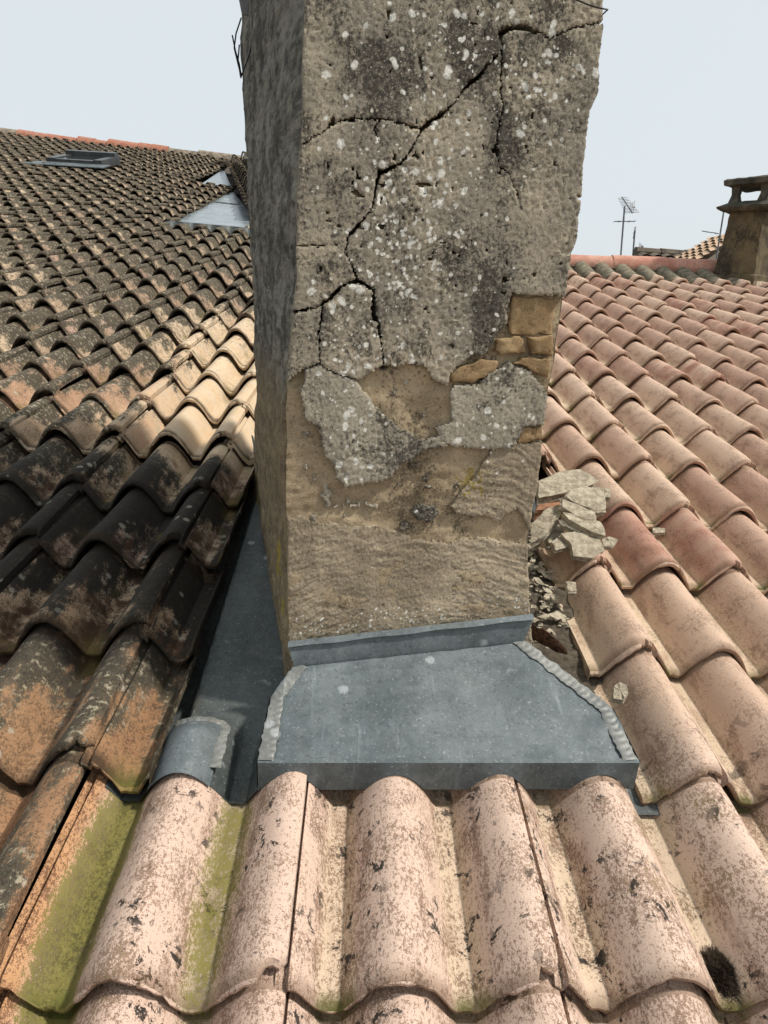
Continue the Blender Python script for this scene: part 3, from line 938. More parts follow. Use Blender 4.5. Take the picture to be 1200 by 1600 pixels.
# plates of render between the cracks, each one a loose piece
comp = components(lab == 1)
ids, cnt = np.unique(comp[comp > 0], return_counts=True)
for c, k in sorted(zip(ids, cnt), key=lambda t: -t[1]):
    if k < 40: continue
    msk = comp == c
    tilt = 0.0015 * math.sin(c)
    relief(msk, rough_h, HEI[1] + tilt, 'render_plate', M_COAT)
for l, nm, mt, hh in ((2, 'render_flake', M_FLAKE, rough_h), (3, 'render_flake', M_FLAKE, rough_h), (4, 'mortar_smear', M_CEMENT, cem_h), (7, 'render_crumbs', M_FLAKE, rough_h), (5, 'render_flake', M_FLAKE, rough_h), (6, 'cement_band', M_CEMENT, cem_h)):
    if (lab == l).sum() > 30:
        rf_ = relief(lab == l, hh, HEI[l], nm, mt)
        if l == 7: rf_['kind'] = 'stuff'

# left, right and back faces, top
NQ = 90
zl = np.linspace(ZBOT - 0.05, ZTOP, 420)
lz = edge(fL, zl) + 0.0035 * fbm(zl * 22, zl * 0 + 3, 4, 1); bz = edge(fB, zl)
qq = np.linspace(0, 1, NQ)
QF = 0.017
Sx = lz[:, None] + (bz - lz)[:, None] * qq[None, :]
Qx = QF + (DEPTH - QF) * np.repeat(qq[None, :], len(zl), 0)
Zx = np.repeat(zl[:, None], NQ, 1)
rr = 0.007 * fbm(Qx * 7, Zx * 9, 5, 2) + 0.005 * fbm(Qx * 22, Zx * 40, 4, 3) + 0.006 * sstep(0.055, 0.045, Qx + 0.008 * fbm(Zx * 30, Qx * 0, 3, 2))
rr *= sstep(0, 0.03, Qx - QF)
# the coat has come away along the front arris lower down
zref = plane_hit(455, 560)[1]
rr -= 0.010 * sstep(0.10, 0.05, Qx + 0.02 * fbm(Zx * 12, Qx * 9, 3, 4)) * sstep(0.01, 0.03, Qx) * sstep(zref + 0.12, zref - 0.02, Zx) * sstep(-0.02, 0.2, Zx)
d, a = line_dist([(zref + 0.20, 0.035), (zref + 0.02, 0.05), (zref - 0.12, 0.075), (zref - 0.25, 0.055)], Zx, Qx + 0.006 * fbm(Zx * 30, Qx * 30, 3, 1))
rr -= 0.014 * (d < 0.006)
LV = to_world(Sx - rr, Qx, Zx) - O
n, k = Sx.shape
aa = (np.arange(n - 1)[:, None] * k + np.arange(k - 1)[None, :]).ravel()
me = mesh_of('side_render', LV.reshape(-1, 3), np.stack([aa, aa + k, aa + k + 1, aa + 1], 1), None, True, 0)
m = NT('side_render_two_tone'); P = m.coord(chim)
med = m.noise(P, 26, 6, 0.7); fine = m.noise(P, 160, 4, 0.65); run = m.noise(m.scalev(P, (0.30, 0.30, 1.0)), 75, 6, 0.75)
px_, py_, pz_ = m.sep(P)
c1 = m.mix(m.ss(m.add(m.mul(run, 0.6), m.mul(m.noise(P, 12, 5, 0.6), 0.5)), 0.46, 0.66), (0.075, 0.070, 0.060), (0.25, 0.235, 0.195))
c2 = m.mix(m.ss(m.add(m.mul(med, 0.6), m.mul(fine, 0.4)), 0.38, 0.62), (0.13, 0.10, 0.065), (0.28, 0.215, 0.13))
c = m.mix(m.ss(m.add(pz_, m.mul(m.sub(med, 0.5), 0.25)), zref + 0.02, zref - 0.12), c1, c2)
c = m.mix(m.mul(m.ss(m.noise(P, 9, 4), 0.58, 0.68), m.ss(pz_, 0.25, 0.1)), c, (0.30, 0.22, 0.05))
me.materials.append(m.done(c, 0.95, m.bump(m.add(run, m.mul(fine, 0.7)), 0.8, 0.005), 0, 0.15))
put('side_render', me, chim)
rz = edge(fR, zl) + 0.003 * fbm(zl * 25 + 9, zl * 0 + 7, 4, 2)
brz = rz + 0.02
Sx2 = rz[:, None] + (brz - rz)[:, None] * qq[None, :]
rr2 = (0.004 * fbm(Qx * 14 + 9, Zx * 14, 5, 4) + 0.002 * fbm(Qx * 60, Zx * 60, 4, 1)) * sstep(0, 0.03, Qx - QF)
RV = to_world(Sx2 + rr2, Qx, Zx) - O
put('side_render', mesh_of('side_render', RV.reshape(-1, 3), np.stack([aa, aa + 1, aa + k + 1, aa + k], 1), M_COAT, True, 0), chim)
# close the arris between the front masonry and the side faces, the back and the top
mb = MB()
mb.grid([[LV[i, 0], to_world(np.array(lz[i] + 0.004), np.array(BODY + 0.004), np.array(zl[i])) - O] for i in range(0, n, 3)])
mb.grid([[to_world(np.array(rz[i] - 0.004), np.array(BODY + 0.004), np.array(zl[i])) - O, RV[i, 0]] for i in range(0, n, 3)])
mb.grid([[RV[i, -1], LV[i, -1]] for i in range(0, n, 6)])
mb.add([LV[-1, 0], RV[-1, 0], RV[-1, -1], LV[-1, -1]], [(0, 1, 2, 3)])
mb.build('arris', M_COAT, chim)

# squared yellow stones where the render has dropped off on the right
def stone_block(px, h, name, mat, par, seed):
    P2 = px_face(px)
    c = P2.mean(0); k = 26
    ang = np.linspace(0, 2 * PI, k, endpoint=False)
    # walk the outline evenly
    per = np.concatenate([P2, P2[:1]]); L = np.concatenate([[0], np.cumsum(np.hypot(*np.diff(per, axis=0).T))])
    t = np.linspace(0, L[-1], k, endpoint=False)
    out = np.stack([np.interp(t, L, per[:, 0]), np.interp(t, L, per[:, 1])], 1)
    out += 0.0042 * np.stack([fbm(ang * 3 + seed, ang * 0 + seed, 3, seed), fbm(ang * 3 + 9 + seed, ang * 0, 3, seed + 1)], 1)
    rings, F = [], []
    prof_ = [(1.0, -0.006), (0.995, h * 0.55), (0.955, h * 0.9), (0.85, h * 1.0), (0.6, h * 1.03), (0.3, h * 1.0)]
    for sc, hh in prof_:
        R_ = c + (out - c) * sc
        hn = hh + (0.0035 * fbm(R_[:, 0] * 50 + seed, R_[:, 1] * 50, 3, seed) if hh > 0 else 0)
        rings.append(to_world(R_[:, 0], BODY - hn, R_[:, 1]) - O)
    V = np.concatenate(rings + [[(to_world(c[0:1], np.array([BODY - h]), c[1:2]) - O)[0]]])
    for r in range(len(rings) - 1):
        for i in range(k):
            j = (i + 1) % k
            F.append((r * k + i, r * k + j, (r + 1) * k + j, (r + 1) * k + i))
    r = len(rings) - 1
    for i in range(k): F.append((r * k + i, r * k + (i + 1) % k, len(V) - 1))
    return put(name, mesh_of(name, V, F, mat, True, 50), par)


for q, (pts, h) in enumerate((([(893, 26), (1028, 34), (1018, 146), (935, 150), (878, 146), (880, 100)], 0.005),
                              ([(838, 160), (925, 154), (932, 205), (850, 212), (834, 195)], 0.010),
                              ([(938, 152), (1016, 152), (1012, 214), (945, 208)], 0.013),
                              ([(930, 216), (1010, 222), (1000, 285), (950, 262), (890, 232)], 0.011),
                              ([(692, 270), (730, 246), (795, 226), (840, 222), (848, 246), (800, 282), (760, 300), (700, 296)], 0.009),
                              ([(912, 442), (985, 436), (982, 478), (908, 490)], 0.006))):
    stone_block(C8(pts), h, 'stone_block', M_SAND, chim, q)

# ------------------------------------------------------------------ zinc work round the chimney
def zl_profile(u):
    return float(prof(u / TW))


apr = thing('chimney_apron', 'sloping grey zinc apron with soldered edges at the foot of the big chimney', 'flashing', roof=True)
AF0, AF1 = onroof(403, 1190, 0.022), onroof(998, 1190, 0.022)
AB0, AB1 = onroof(460, 1040, 0.048), onroof(818, 1001, 0.052)
AM0, AM1 = onroof(423, 1090, 0.034), onroof(957, 1108, 0.036)


def side(f, m_, b, t):
    tm = 0.42
    return f + (m_ - f) * (t / tm) if t < tm else m_ + (b - m_) * ((t - tm) / (1 - tm))


mb = MB()
G = []
for t in np.linspace(0, 1, 51):
    row = []
    for s in np.linspace(0, 1, 50):
        p = side(AF0, AM0, AB0, t) * (1 - s) + side(AF1, AM1, AB1, t) * s
        p = p + np.array([0, 0, 0.0045 * fbm(np.array(s * 5), np.array(t * 3.5), 3, 3)])
        row.append(p)
    G.append(row)
mb.grid(G)
mb.build('sheet', M_ZINC, apr, True, 40)
# front fold, scalloped over the tile rolls
mb = MB()
N = 150
topr, botr, top2, bot2 = [], [], [], []
for s in np.linspace(0, 1, N):
    p = AF0 * (1 - s) + AF1 * s
    hump = float(prof(p[0] / TW)) - 0.002
    wb = max(hump + 0.004, -0.025)
    wb = min(wb, p[2] - 0.004)
    topr.append(p + (0, -0.0035, 0.0015)); botr.append(np.array([p[0], p[1] - 0.010, wb]))
    bot2.append(np.array([p[0], p[1] - 0.007, wb - 0.001])); top2.append(p + (0, 0.004, 0.0022))
mb.grid([bot2, botr, [t * 0.35 + b * 0.65 for t, b in zip(topr, botr)], topr, top2])
mb.build('front_fold', M_ZINC, apr, True, 50)
# right cheek folded down into the gutter
mb = MB()
mb.grid([[p + (0.002, d, -0.055 - 0.04 * k) for p, d, k in ((AF1, -0.008, 0), (AM1, 0, 0.6), (AB1, 0, 1))], [p + (0.002, 0, 0) for p in (AF1, AM1, AB1)]])
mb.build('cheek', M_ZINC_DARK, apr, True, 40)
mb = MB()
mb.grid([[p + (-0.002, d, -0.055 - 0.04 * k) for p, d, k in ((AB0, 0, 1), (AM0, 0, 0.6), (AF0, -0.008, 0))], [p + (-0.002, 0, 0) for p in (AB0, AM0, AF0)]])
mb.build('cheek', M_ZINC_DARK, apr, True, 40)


def ribbon(path, wid, parent, seed):
    path = [np.asarray(p, float) for p in path]
    G = []
    L = np.concatenate([[0], np.cumsum([np.linalg.norm(path[i + 1] - path[i]) for i in range(len(path) - 1)])])
    P = np.array(path)
    for t in np.linspace(0, L[-1], 110):
        p = np.array([np.interp(t, L, P[:, k]) for k in range(3)])
        q = np.array([np.interp(min(t + 0.004, L[-1]), L, P[:, k]) for k in range(3)]) - np.array([np.interp(max(t - 0.004, 0), L, P[:, k]) for k in range(3)])
        n = np.array([-q[1], q[0], 0]); n /= np.linalg.norm(n) + 1e-9
        ww = wid * (1 + 0.35 * float(fbm(np.array(t * 90 + seed), np.array(0.5), 2, seed)))
        G.append([p + n * (e - 0.5) * ww + np.array([0, 0, 0.001 + max(0, 0.0014 * (1 - (2 * e - 1) ** 4) + 0.00055 * math.sin(t / 0.011 * 2 * PI + 3 * (2 * e - 1) ** 2))]) for e in np.linspace(0, 1, 8)])
    mb = MB(); mb.grid(G, True)
    return mb.build('solder_seam', M_SOLDER, parent, True, 60)


ribbon([p + (0.0105, 0, 0.001) for p in (AB0, AM0, AF0)], 0.021, apr, 1)
ribbon([p + (-0.0125, 0, 0.001) for p in (AB1, AM1, AF1)], 0.022, apr, 2)
# upstand against the chimney face and its top lip
mb = MB()
UP = []
for s in np.linspace(-0.004, 1.0, 26):
    base = AB0 * (1 - s) + AB1 * s
    x = 455 + (818 - 455) * s
    st, zt = plane_hit(452 + (832 - 452) * s, 1006 - 43 * s)
    top = RW.T @ (O + E1 * st - E2 * 0.002 + np.array([0, 0, zt]))
    wv = 0.0012 * math.sin(s * 23)
    b2 = RW.T @ (RW @ base - E2 * 0.004)
    UP.append([base + (0, -0.004, -0.001), b2 + (0, 0, 0.006), top + (0, -0.002 + wv, -0.003), top + (0, -0.008 + wv, 0.001), top + (0, 0.004, 0.0035)])
mb.grid(list(map(list, zip(*UP))))
mb.build('upstand', M_ZINC, apr, True, 40)

# left gutter
gut = thing('gutter_flashing', 'dark zinc gutter between the old tiles and the left side of the big chimney', 'flashing', roof=True)
mb = MB(); G = []
vsl = np.linspace(0.262, 1.42, 90)
flr = RW.T @ fl; blr = RW.T @ bl


def ch_left(v):
    t = np.clip((v - flr[1]) / (blr[1] - flr[1]), -0.6, 1.25)
    return flr[0] + (blr[0] - flr[0]) * t


def gut_w(u, v, floor=-0.052):
    hump = float(prof(u / TW)) + 0.0095 - 0.004 * float(sstep(0.25, 0.4, np.array(v)))
    k = float(sstep(0.43, 0.335, np.array(v)))
    return floor * (1 - k) + max(floor, hump) * k


for v in vsl:
    u1 = min(ch_left(v), 0.225 if v < 0.40 else 9) if v < 0.46 else ch_left(v) + 0.004
    if v < 0.46:
        u1 = 0.232 + (ch_left(0.46) - 0.232) * sstep(0.30, 0.46, v)
    row = []
    for s in np.linspace(0, 1, 46):
        u = 0.02 + (u1 - 0.02) * s
        floor = -0.052 + 0.0025 * float(fbm(np.array(u * 20), np.array(v * 8), 3, 2)) - 0.035 * float(sstep(0.098, 0.082, np.array(u)))
        w = gut_w(u, v, floor)
        row.append((u, v, w))
    if v >= 0.46:
        row += [(u1 + 0.002, v, -0.03), (u1 + 0.004, v, 0.012), (u1 - 0.002, v, 0.016)]
    else:
        row += [(u1 + 0.001, v, w - 0.002), (u1 + 0.001, v, w - 0.004), (u1 + 0.001, v, w - 0.006)]
    G.append(row)
mb.grid(G)
mb.build('sheet', M_ZINC_DARK, gut, True, 40)  # shade of the chimney put into the sheet's darker zinc
# saddle sheet over the first tile roll, sunlit end of the gutter kept lighter in colour, with its solder
mb = MB(); G = []
for v in np.linspace(0.258, 0.392, 24):
    row = []
    for s in np.linspace(0, 1, 30):
        u = 0.078 + (0.166 - 0.078) * s
        row.append((u, v, gut_w(u, v) + 0.0035))
    G.append(row)
mb.grid(G)
mb.build('saddle', M_ZINC, gut, True, 40)
mb = MB()


def saddle_w(u, v): return gut_w(u, v) + 0.0042


ribbon([(u, 0.388, saddle_w(u, 0.388)) for u in np.linspace(0.085, 0.158, 12)] + [(0.168, v, saddle_w(0.164, v) + 0.002) for v in np.linspace(0.372, 0.285, 8)], 0.016, gut, 3)

# right gutter
gut2 = thing('gutter_flashing', 'narrow dark gutter full of rubble along the right side of the big chimney', 'flashing', roof=True)
frr = RW.T @ fr
mb = MB(); G = []
for v in np.linspace(0.255, 1.25, 60):
    t = np.clip((v - 0.31) / (AB1[1] - 0.31), 0, 1)
    ul = AF1[0] + (AB1[0] - AF1[0]) * t - 0.02 if v < AB1[1] else AB1[0] - 0.03 - 0.17 * (v - AB1[1])
    ur = 0.90
    ww = -0.048 - 0.02 * float(sstep(0.3, 0.4, np.array(v)))
    G.append([(ul + (ur - ul) * s, v, ww + 0.002 * float(fbm(np.array(s * 5), np.array(v * 9), 3, 1))) for s in np.linspace(0, 1, 12)])
mb.grid(G)
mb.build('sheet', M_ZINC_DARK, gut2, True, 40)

# ------------------------------------------------------------------ valley sheets far up on the old roof
def valley(px, label, fold=None):
    t = thing('valley_flashing', label, 'flashing', roof=True)
    P = [onleft(x, y, -0.005) for x, y in px]
    mb = MB(); c = np.mean(P, 0)
    mb.slab(P, (0, 0, 1), 0.01)
    mb.build('sheet', M_ZINC_WET, t, False)
    if fold:
        a, b = onleft(*fold[0], -0.005), onleft(*fold[1], -0.005)
        mb = MB(); n = 60
        top, bot = [], []
        for s in np.linspace(0, 1, n):
            p = a * (1 - s) + b * s
            h = float(prof(p[0] / TW)) + float(w_left(p[0], p[1]))
            top.append(p + (0, -0.02, 0.03)); bot.append(np.array([p[0], p[1] - 0.06, max(h + 0.01, p[2] - 0.07)]))
        mb.grid([bot, top, [q + np.array([0, 0.08, -0.02]) for q in top]])
        mb.build('front_fold', M_ZINC_DARK, t)
    return t, P


v1, P1 = valley([(262, 350), (394, 362), (394, 338), (364, 299), (330, 312)], 'larger triangular wet metal valley sheet behind the big chimney on the left', ((258, 350), (396, 362)))
for (x0, y0), (x1, y1) in (((332, 314), (373, 319)),):
    mb = MB()
    a, b = onleft(x0, y0, 0.004), onleft(x1, y1, 0.004)
    mb.slab([a + (0, -0.03, -0.004), b + (0, -0.03, -0.004), b + (0, 0.03, 0.0), a + (0, 0.03, 0.0)], (0, 0, 1), 0.012)
    mb.build('welt', M_ZINC_DARK, v1)
v2, P2 = valley([(314, 288), (361, 290), (350, 266), (343, 268)], 'smaller metal valley sheet higher up towards the old ridge')
# neighbouring slope seen along its edge
nb_roof = thing('tiled_roof', 'narrow strip of mossy tiles meeting the metal valley sheets from the right', 'roof', roof=True)
A3 = np.array([*SIDE_A, 0]); B3 = np.array([*SIDE_B, 0])
A3[2] = float(w_left(A3[0], A3[1])); B3[2] = float(w_left(B3[0], B3[1])) + 0.02
ax = B3 - A3; LL = np.linalg.norm(ax); ax /= LL
sd = np.cross(ax, (0, 0, 1)); sd /= np.linalg.norm(sd)
sd = sd + np.array([0, 0, 0.32]); sd /= np.linalg.norm(sd)
nm_ = np.cross(sd, ax)
A3 = A3 + nm_ * 0.12
cov = []
for i in range(3):
    for j in range(int(LL / 0.27)):
        M4 = np.eye(4); M4[:3, 0] = sd; M4[:3, 1] = ax; M4[:3, 2] = nm_
        M4[:3, 3] = A3 + sd * (i * TW) + ax * (j * 0.27) + nm_ * random.uniform(-0.006, 0.006)
        o = put('roof_tile', random.choice(MID_OLD), nb_roof)
        o.matrix_local = Matrix(M4.tolist())
mb = MB()
mb.slab([A3 - nm_ * 0.09, A3 + sd * 1.0 - nm_ * 0.09, A3 + sd * 1.0 + ax * LL - nm_ * 0.09, A3 + ax * LL - nm_ * 0.09], nm_, 0.55)
mb.build('boarding', M_DECK, nb_roof)

# ------------------------------------------------------------------ skylight in the old roof
M_FRAME = flat('skylight_grey_metal', (0.085, 0.09, 0.09), 0.4, 0.5, 0.3, 8, 0.1)
m = NT('skylight_glass'); M_GLASS = m.done((0.02, 0.024, 0.026), 0.08, None, 0, 0.8)
sky_a, sky_b = onleft(74, 259), onleft(160, 267)
su = (sky_b - sky_a); su[1:] = 0; SWID = np.linalg.norm(su)
sc_ = (sky_a + sky_b) / 2
sky = put('skylight', None, roof_old)
sky.location = (sc_[0], sc_[1], float(w_left(sc_[0], sc_[1])) + 0.025)
sky.rotation_euler = (math.atan(0.03), 0, 0)
hw, dp = SWID / 2 * 0.86, 0.72
mb = MB()
for c, h in (((-hw, dp / 2, 0.035), (0.05, dp / 2, 0.045)), ((hw, dp / 2, 0.035), (0.05, dp / 2, 0.045)), ((0, 0.05, 0.03), (hw - 0.052, 0.05, 0.04)), ((0, dp - 0.06, 0.065), (hw + 0.03, 0.075, 0.06))):
    mb.box(c, h)
mb.build('frame', M_FRAME, sky, False)
mb = MB(); mb.box((0, dp / 2, 0.06), (hw - 0.053, dp / 2 - 0.13, 0.008)); mb.build('glass', M_GLASS, sky, False)
mb = MB(); mb.slab([(-hw - 0.30, -0.20, 0.02), (hw + 0.12, -0.20, 0.02), (hw + 0.16, 0.0, 0.035), (-hw - 0.16, 0.0, 0.035)], (0, 0, 1), 0.01)
mb.build('flashing', M_ZINC, sky, False)

# ------------------------------------------------------------------ loose stones, rubble
M_SLATE = NT('split_schist')
m = M_SLATE; P = m.coord()
lay_ = m.noise(m.scalev(P, (0.5, 0.5, 4)), 60, 4, 0.6, 0.6); n1 = m.noise(P, 50, 6, 0.7, 0.5)
c = m.mix(m.ss(m.add(m.mul(n1, 0.85), m.mul(lay_, 0.25)), 0.42, 0.68), (0.22, 0.185, 0.135), (0.46, 0.405, 0.305))
c = m.mix(m.mul(m.ss(m.noise(P, 120, 3), 0.56, 0.66), 0.5), c, (0.12, 0.105, 0.08))
c = m.mix(m.mul(m.rnd(), 0.35), c, (0.27, 0.225, 0.165))
M_SLATE = m.done(c, 0.9, m.bump(m.add(lay_, n1), 0.8, 0.004), 0, 0.25)
M_BRICKBIT = flat('broken_tile_clay', (0.30, 0.155, 0.09), 0.95, 0, 0.4, 60)


def stone(px, w, th, tilt, label, group, name='stone_slab', mat=None, seed=0, steps=3):
    """a split stone: ragged outline, stepped cleavage layers round its edge"""
    c0 = np.mean(px, 0)
    o = onroof(c0[0], c0[1], w)
    n = np.array([tilt[0], tilt[1], 1.0]); n /= np.linalg.norm(n)
    P = []
    for x, y in px:
        d = rayroof(x, y); t = ((o - CR) @ n) / (d @ n); P.append(CR + d * t)
    P = np.array(P); c = P.mean(0)
    per = np.concatenate([P, P[:1]]); L = np.concatenate([[0], np.cumsum(np.linalg.norm(np.diff(per, axis=0), axis=1))])
    k = 30
    t = np.linspace(0, L[-1], k, endpoint=False)
    out = np.stack([np.interp(t, L, per[:, i]) for i in range(3)], 1)
    ctr = np.mean(out, 0)
    ang = np.arange(k)
    V, F, rings = [], [], []
    lay_h = [0.0]; 
    shr = [0.80]
    for q in range(steps):
        s_ = 0.90 + 0.12 * random.random()
        h0 = -th * (q + 0.12) / steps; h1 = -th * (q + 0.92) / steps
        lay_h += [h0, h1]; shr += [s_, s_ + random.uniform(-0.02, 0.03)]
    lay_h.append(-th); shr.append(0.85)
    for q, (h, s_) in enumerate(zip(lay_h, shr)):
        j_ = 1 + 0.13 * fbm(ang * 0.5 + seed * 3 + (q // 2) * 2.3, ang * 0 + q * 0.6, 3, seed)
        R_ = ctr + (out - ctr) * (s_ * j_)[:, None] + n * h
        if q == 0: R_ = R_ + np.outer(0.004 * fbm(ang * 0.6 + seed, ang * 0.0, 3, seed), n)
        rings.append(R_ - o)
    V = np.concatenate(rings + [[ctr - o + n * 0.0015], [ctr - o - n * th]])
    for r in range(len(rings) - 1):
        for i in range(k):
            j = (i + 1) % k
            F.append((r * k + i, (r + 1) * k + i, (r + 1) * k + j, r * k + j))
    e = len(rings) * k
    for i in range(k):
        F.append((i, (i + 1) % k, e)); r = len(rings) - 1
        F.append((r * k + (i + 1) % k, r * k + i, e + 1))
    area = sum(P[i][0] * P[(i + 1) % len(P)][1] - P[(i + 1) % len(P)][0] * P[i][1] for i in range(len(P)))
    if area < 0: F = [f[::-1] for f in F]
    # to world
    Vw = V @ RW.T
    ob = put(name, mesh_of(name, Vw, F, mat or M_SLATE, True, 30))
    ob.location = tuple(RW @ o)
    return tag(ob, label, 'stone' if mat is None else 'rubble', group)


GS = 'split stones heaped beside the big chimney'
STONES = [
    ([(842, 751), (872, 738), (904, 732), (934, 751), (914, 762), (895, 766), (842, 777)], 0.055, 0.022, (0.0, -0.10), 'long grey slab at the back of the stone heap, touching the chimney', 0),
    ([(842, 781), (870, 776), (880, 784), (868, 794), (836, 797)], 0.025, 0.03, (0, 0), 'reddish lump of broken tile wedged under the back slabs of the heap', 1),
    ([(829, 819), (852, 796), (872, 788), (877, 803), (850, 838), (829, 849)], 0.045, 0.016, (-0.35, -0.25), 'flat pointed slab leaning against the chimney at the left of the heap', 2),
    ([(851, 822), (880, 818), (884, 842), (858, 848)], 0.018, 0.022, (0.1, -0.1), 'dark slab buried low under the leaning slab of the heap', 3),
    ([(862, 846), (876, 836), (896, 852), (868, 860)], 0.034, 0.012, (0.1, -0.2), 'small dark wedge at the foot of the leaning slab', 4),
    ([(874, 832), (906, 829), (934, 830), (946, 862), (926, 873), (896, 868), (892, 849)], 0.040, 0.016, (0.1, -0.18), 'ragged pale slab lowest and nearest in the stone heap', 5),
    ([(941, 841), (953, 838), (966, 843), (958, 853), (943, 853)], 0.018, 0.012, (0, 0), 'small chip lying on the tile at the right foot of the heap', 6),
    ([(874, 811), (889, 809), (916, 820), (940, 834), (905, 832), (880, 820)], 0.052, 0.012, (0.15, -0.2), 'thin splinter tucked below the stacked middle slabs', 7),
    ([(877, 799), (905, 803), (941, 816), (948, 838), (926, 831), (890, 812)], 0.062, 0.012, (0.15, -0.22), 'narrow dark edged slab second from the top in the middle of the heap', 8),
    ([(876, 777), (900, 786), (933, 801), (933, 814), (912, 813), (876, 791)], 0.074, 0.015, (0.12, -0.22), 'narrow slab on top of the middle of the heap', 9),
    ([(889, 764), (918, 759), (946, 762), (950, 797), (930, 798), (903, 788), (880, 776)], 0.066, 0.018, (0.12, -0.16), 'broad pale layered slab at the upper right of the stone heap', 10),
    ([(945, 762), (954, 764), (954, 777), (944, 776)], 0.045, 0.014, (0, 0), 'small dark stone at the upper right corner of the heap', 11),
    ([(1020, 824), (1040, 825), (1039, 832), (1021, 832)], -0.030, 0.008, (0, 0), 'tiny flat chip lying alone in a tile valley right of the heap', 12),
    ([(883, 907), (901, 909), (902, 924), (888, 924)], 0.0, 0.012, (0.1, 0), 'squarish chip on the cut tile below the stone heap', 13),
    ([(958, 1071), (968, 1064), (980, 1068), (983, 1081), (975, 1095), (958, 1092)], 0.016, 0.010, (-0.1, -0.2), 'round grey chip on the edge of the cut tile by the apron corner', 14),
]
for px, w, th, tl, lb, sd_ in STONES:
    stone(px, w, th, tl, lb, GS if sd_ not in (1,) else None, name='stone_slab' if sd_ != 1 else 'broken_tile', mat=M_BRICKBIT if sd_ == 1 else None, seed=sd_)

# rubble on the gutter floor (nobody could count it)
mb = MB(); mbr = MB()
base_c = np.array([[-1, -1, -1], [1, -1, -1], [1, 1, -1], [-1, 1, -1], [-1, -1, 1], [1, -1, 1], [1, 1, 1], [-1, 1, 1]], float)
cf = [(0, 3, 2, 1), (4, 5, 6, 7), (0, 1, 5, 4), (1, 2, 6, 5), (2, 3, 7, 6), (3, 0, 4, 7)]
for q in range(620):
    v = 0.43 + 0.62 * random.random() ** 1.1
    t = np.clip((v - 0.31) / (AB1[1] - 0.31), 0, 1)
    ul = AF1[0] + (AB1[0] - AF1[0]) * t + 0.005 if v < AB1[1] else AB1[0] + 0.01
    ur = 0.80 - 0.02 * random.random()
    u = ul + (ur - ul) * random.random()
    r = random.uniform(0.002, 0.007) if random.random() < 0.8 else random.uniform(0.008, 0.014)
    a = random.random() * PI
    V = base_c * np.array([r, r * random.uniform(0.5, 1), r * random.uniform(0.10, 0.26)]) * rng.uniform(0.45, 1.25, (8, 3))
    Rz = np.array([[math.cos(a), -math.sin(a), 0], [math.sin(a), math.cos(a), 0], [0, 0, 1]])
    tx = random.uniform(-0.4, 0.4)
    Rx = np.array([[1, 0, 0], [0, math.cos(tx), -math.sin(tx)], [0, math.sin(tx), math.cos(tx)]])
    hgt = -0.066 + 0.035 * float(sstep(0.55, 0.75, np.array(v))) * random.random() + 0.004
    W_ = (V @ Rx.T @ Rz.T + np.array([u, v, hgt])) @ RW.T
    mb.add(W_, cf)
o = mb.build('gutter_rubble', M_SLATE, None, False); tag(o, 'stone chips and mortar crumbs strewn along the gutter right of the chimney', 'rubble', None, 'stuff')
# earth bed under the rubble
mb = MB(); G = []
M_EARTH = flat('gutter_dirt', (0.11, 0.09, 0.065), 1, 0, 0.5, 60, 1.0, 0.006)
for v in np.linspace(0.44, 1.2, 60):
    t = np.clip((v - 0.31) / (AB1[1] - 0.31), 0, 1)
    ul = AF1[0] + (AB1[0] - AF1[0]) * t + 0.002 if v < AB1[1] else AB1[0] - 0.02
    k = float(sstep(0.42, 0.62, np.array(v)))
    G.append([np.array([ul + (0.82 - ul) * s, v, -0.069 + k * (0.018 + 0.012 * float(fbm(np.array(s * 6), np.array(v * 25), 4, 3)))]) @ RW.T for s in np.linspace(0, 1, 18)])
mb.grid(G)
o = mb.build('gutter_dirt', M_EARTH); tag(o, 'dark dirt silted up in the gutter right of the chimney', 'dirt', None, 'stuff')
# rotten wood
M_ROT = NT('rotten_wood'); m = M_ROT; P = m.coord(); f_ = m.noise(m.scalev(P, (0.25, 1, 1)), 160, 5, 0.7)
M_ROT = m.done(m.mix(m.ss(f_, 0.35, 0.65), (0.025, 0.013, 0.009), (0.13, 0.062, 0.035)), 0.95, m.bump(f_, 1.0, 0.006))
p0, p1 = onroof(818, 978, -0.016), onroof(882, 1016, -0.024)
pts = [p0 + (p1 - p0) * t for t in np.linspace(0, 1, 9)]
G = []
for i, p in enumerate(pts):
    rr_ = 0.021 * math.sin(PI * (0.13 + 0.8 * i / 8)) ** 0.6
    G.append([(p + np.array([0.5, -0.86, 0]) * math.cos(a) * rr_ * (1 + 0.45 * float(fbm(np.array(a * 2.2), np.array(i * 0.5), 3, 2))) + np.array([0, 0, 1]) * math.sin(a) * rr_ * (0.8 + 0.5 * float(fbm(np.array(a * 2), np.array(i * 0.7 + 4), 3, 3)))) @ RW.T for a in np.linspace(0, 2 * PI, 17)])
mb = MB(); mb.grid(G, True)
c_ = RW @ p0
o = mb.build('rotten_wood', M_ROT); tag(o, 'lump of dark brown rotten wood in the gutter by the apron corner', 'wood')

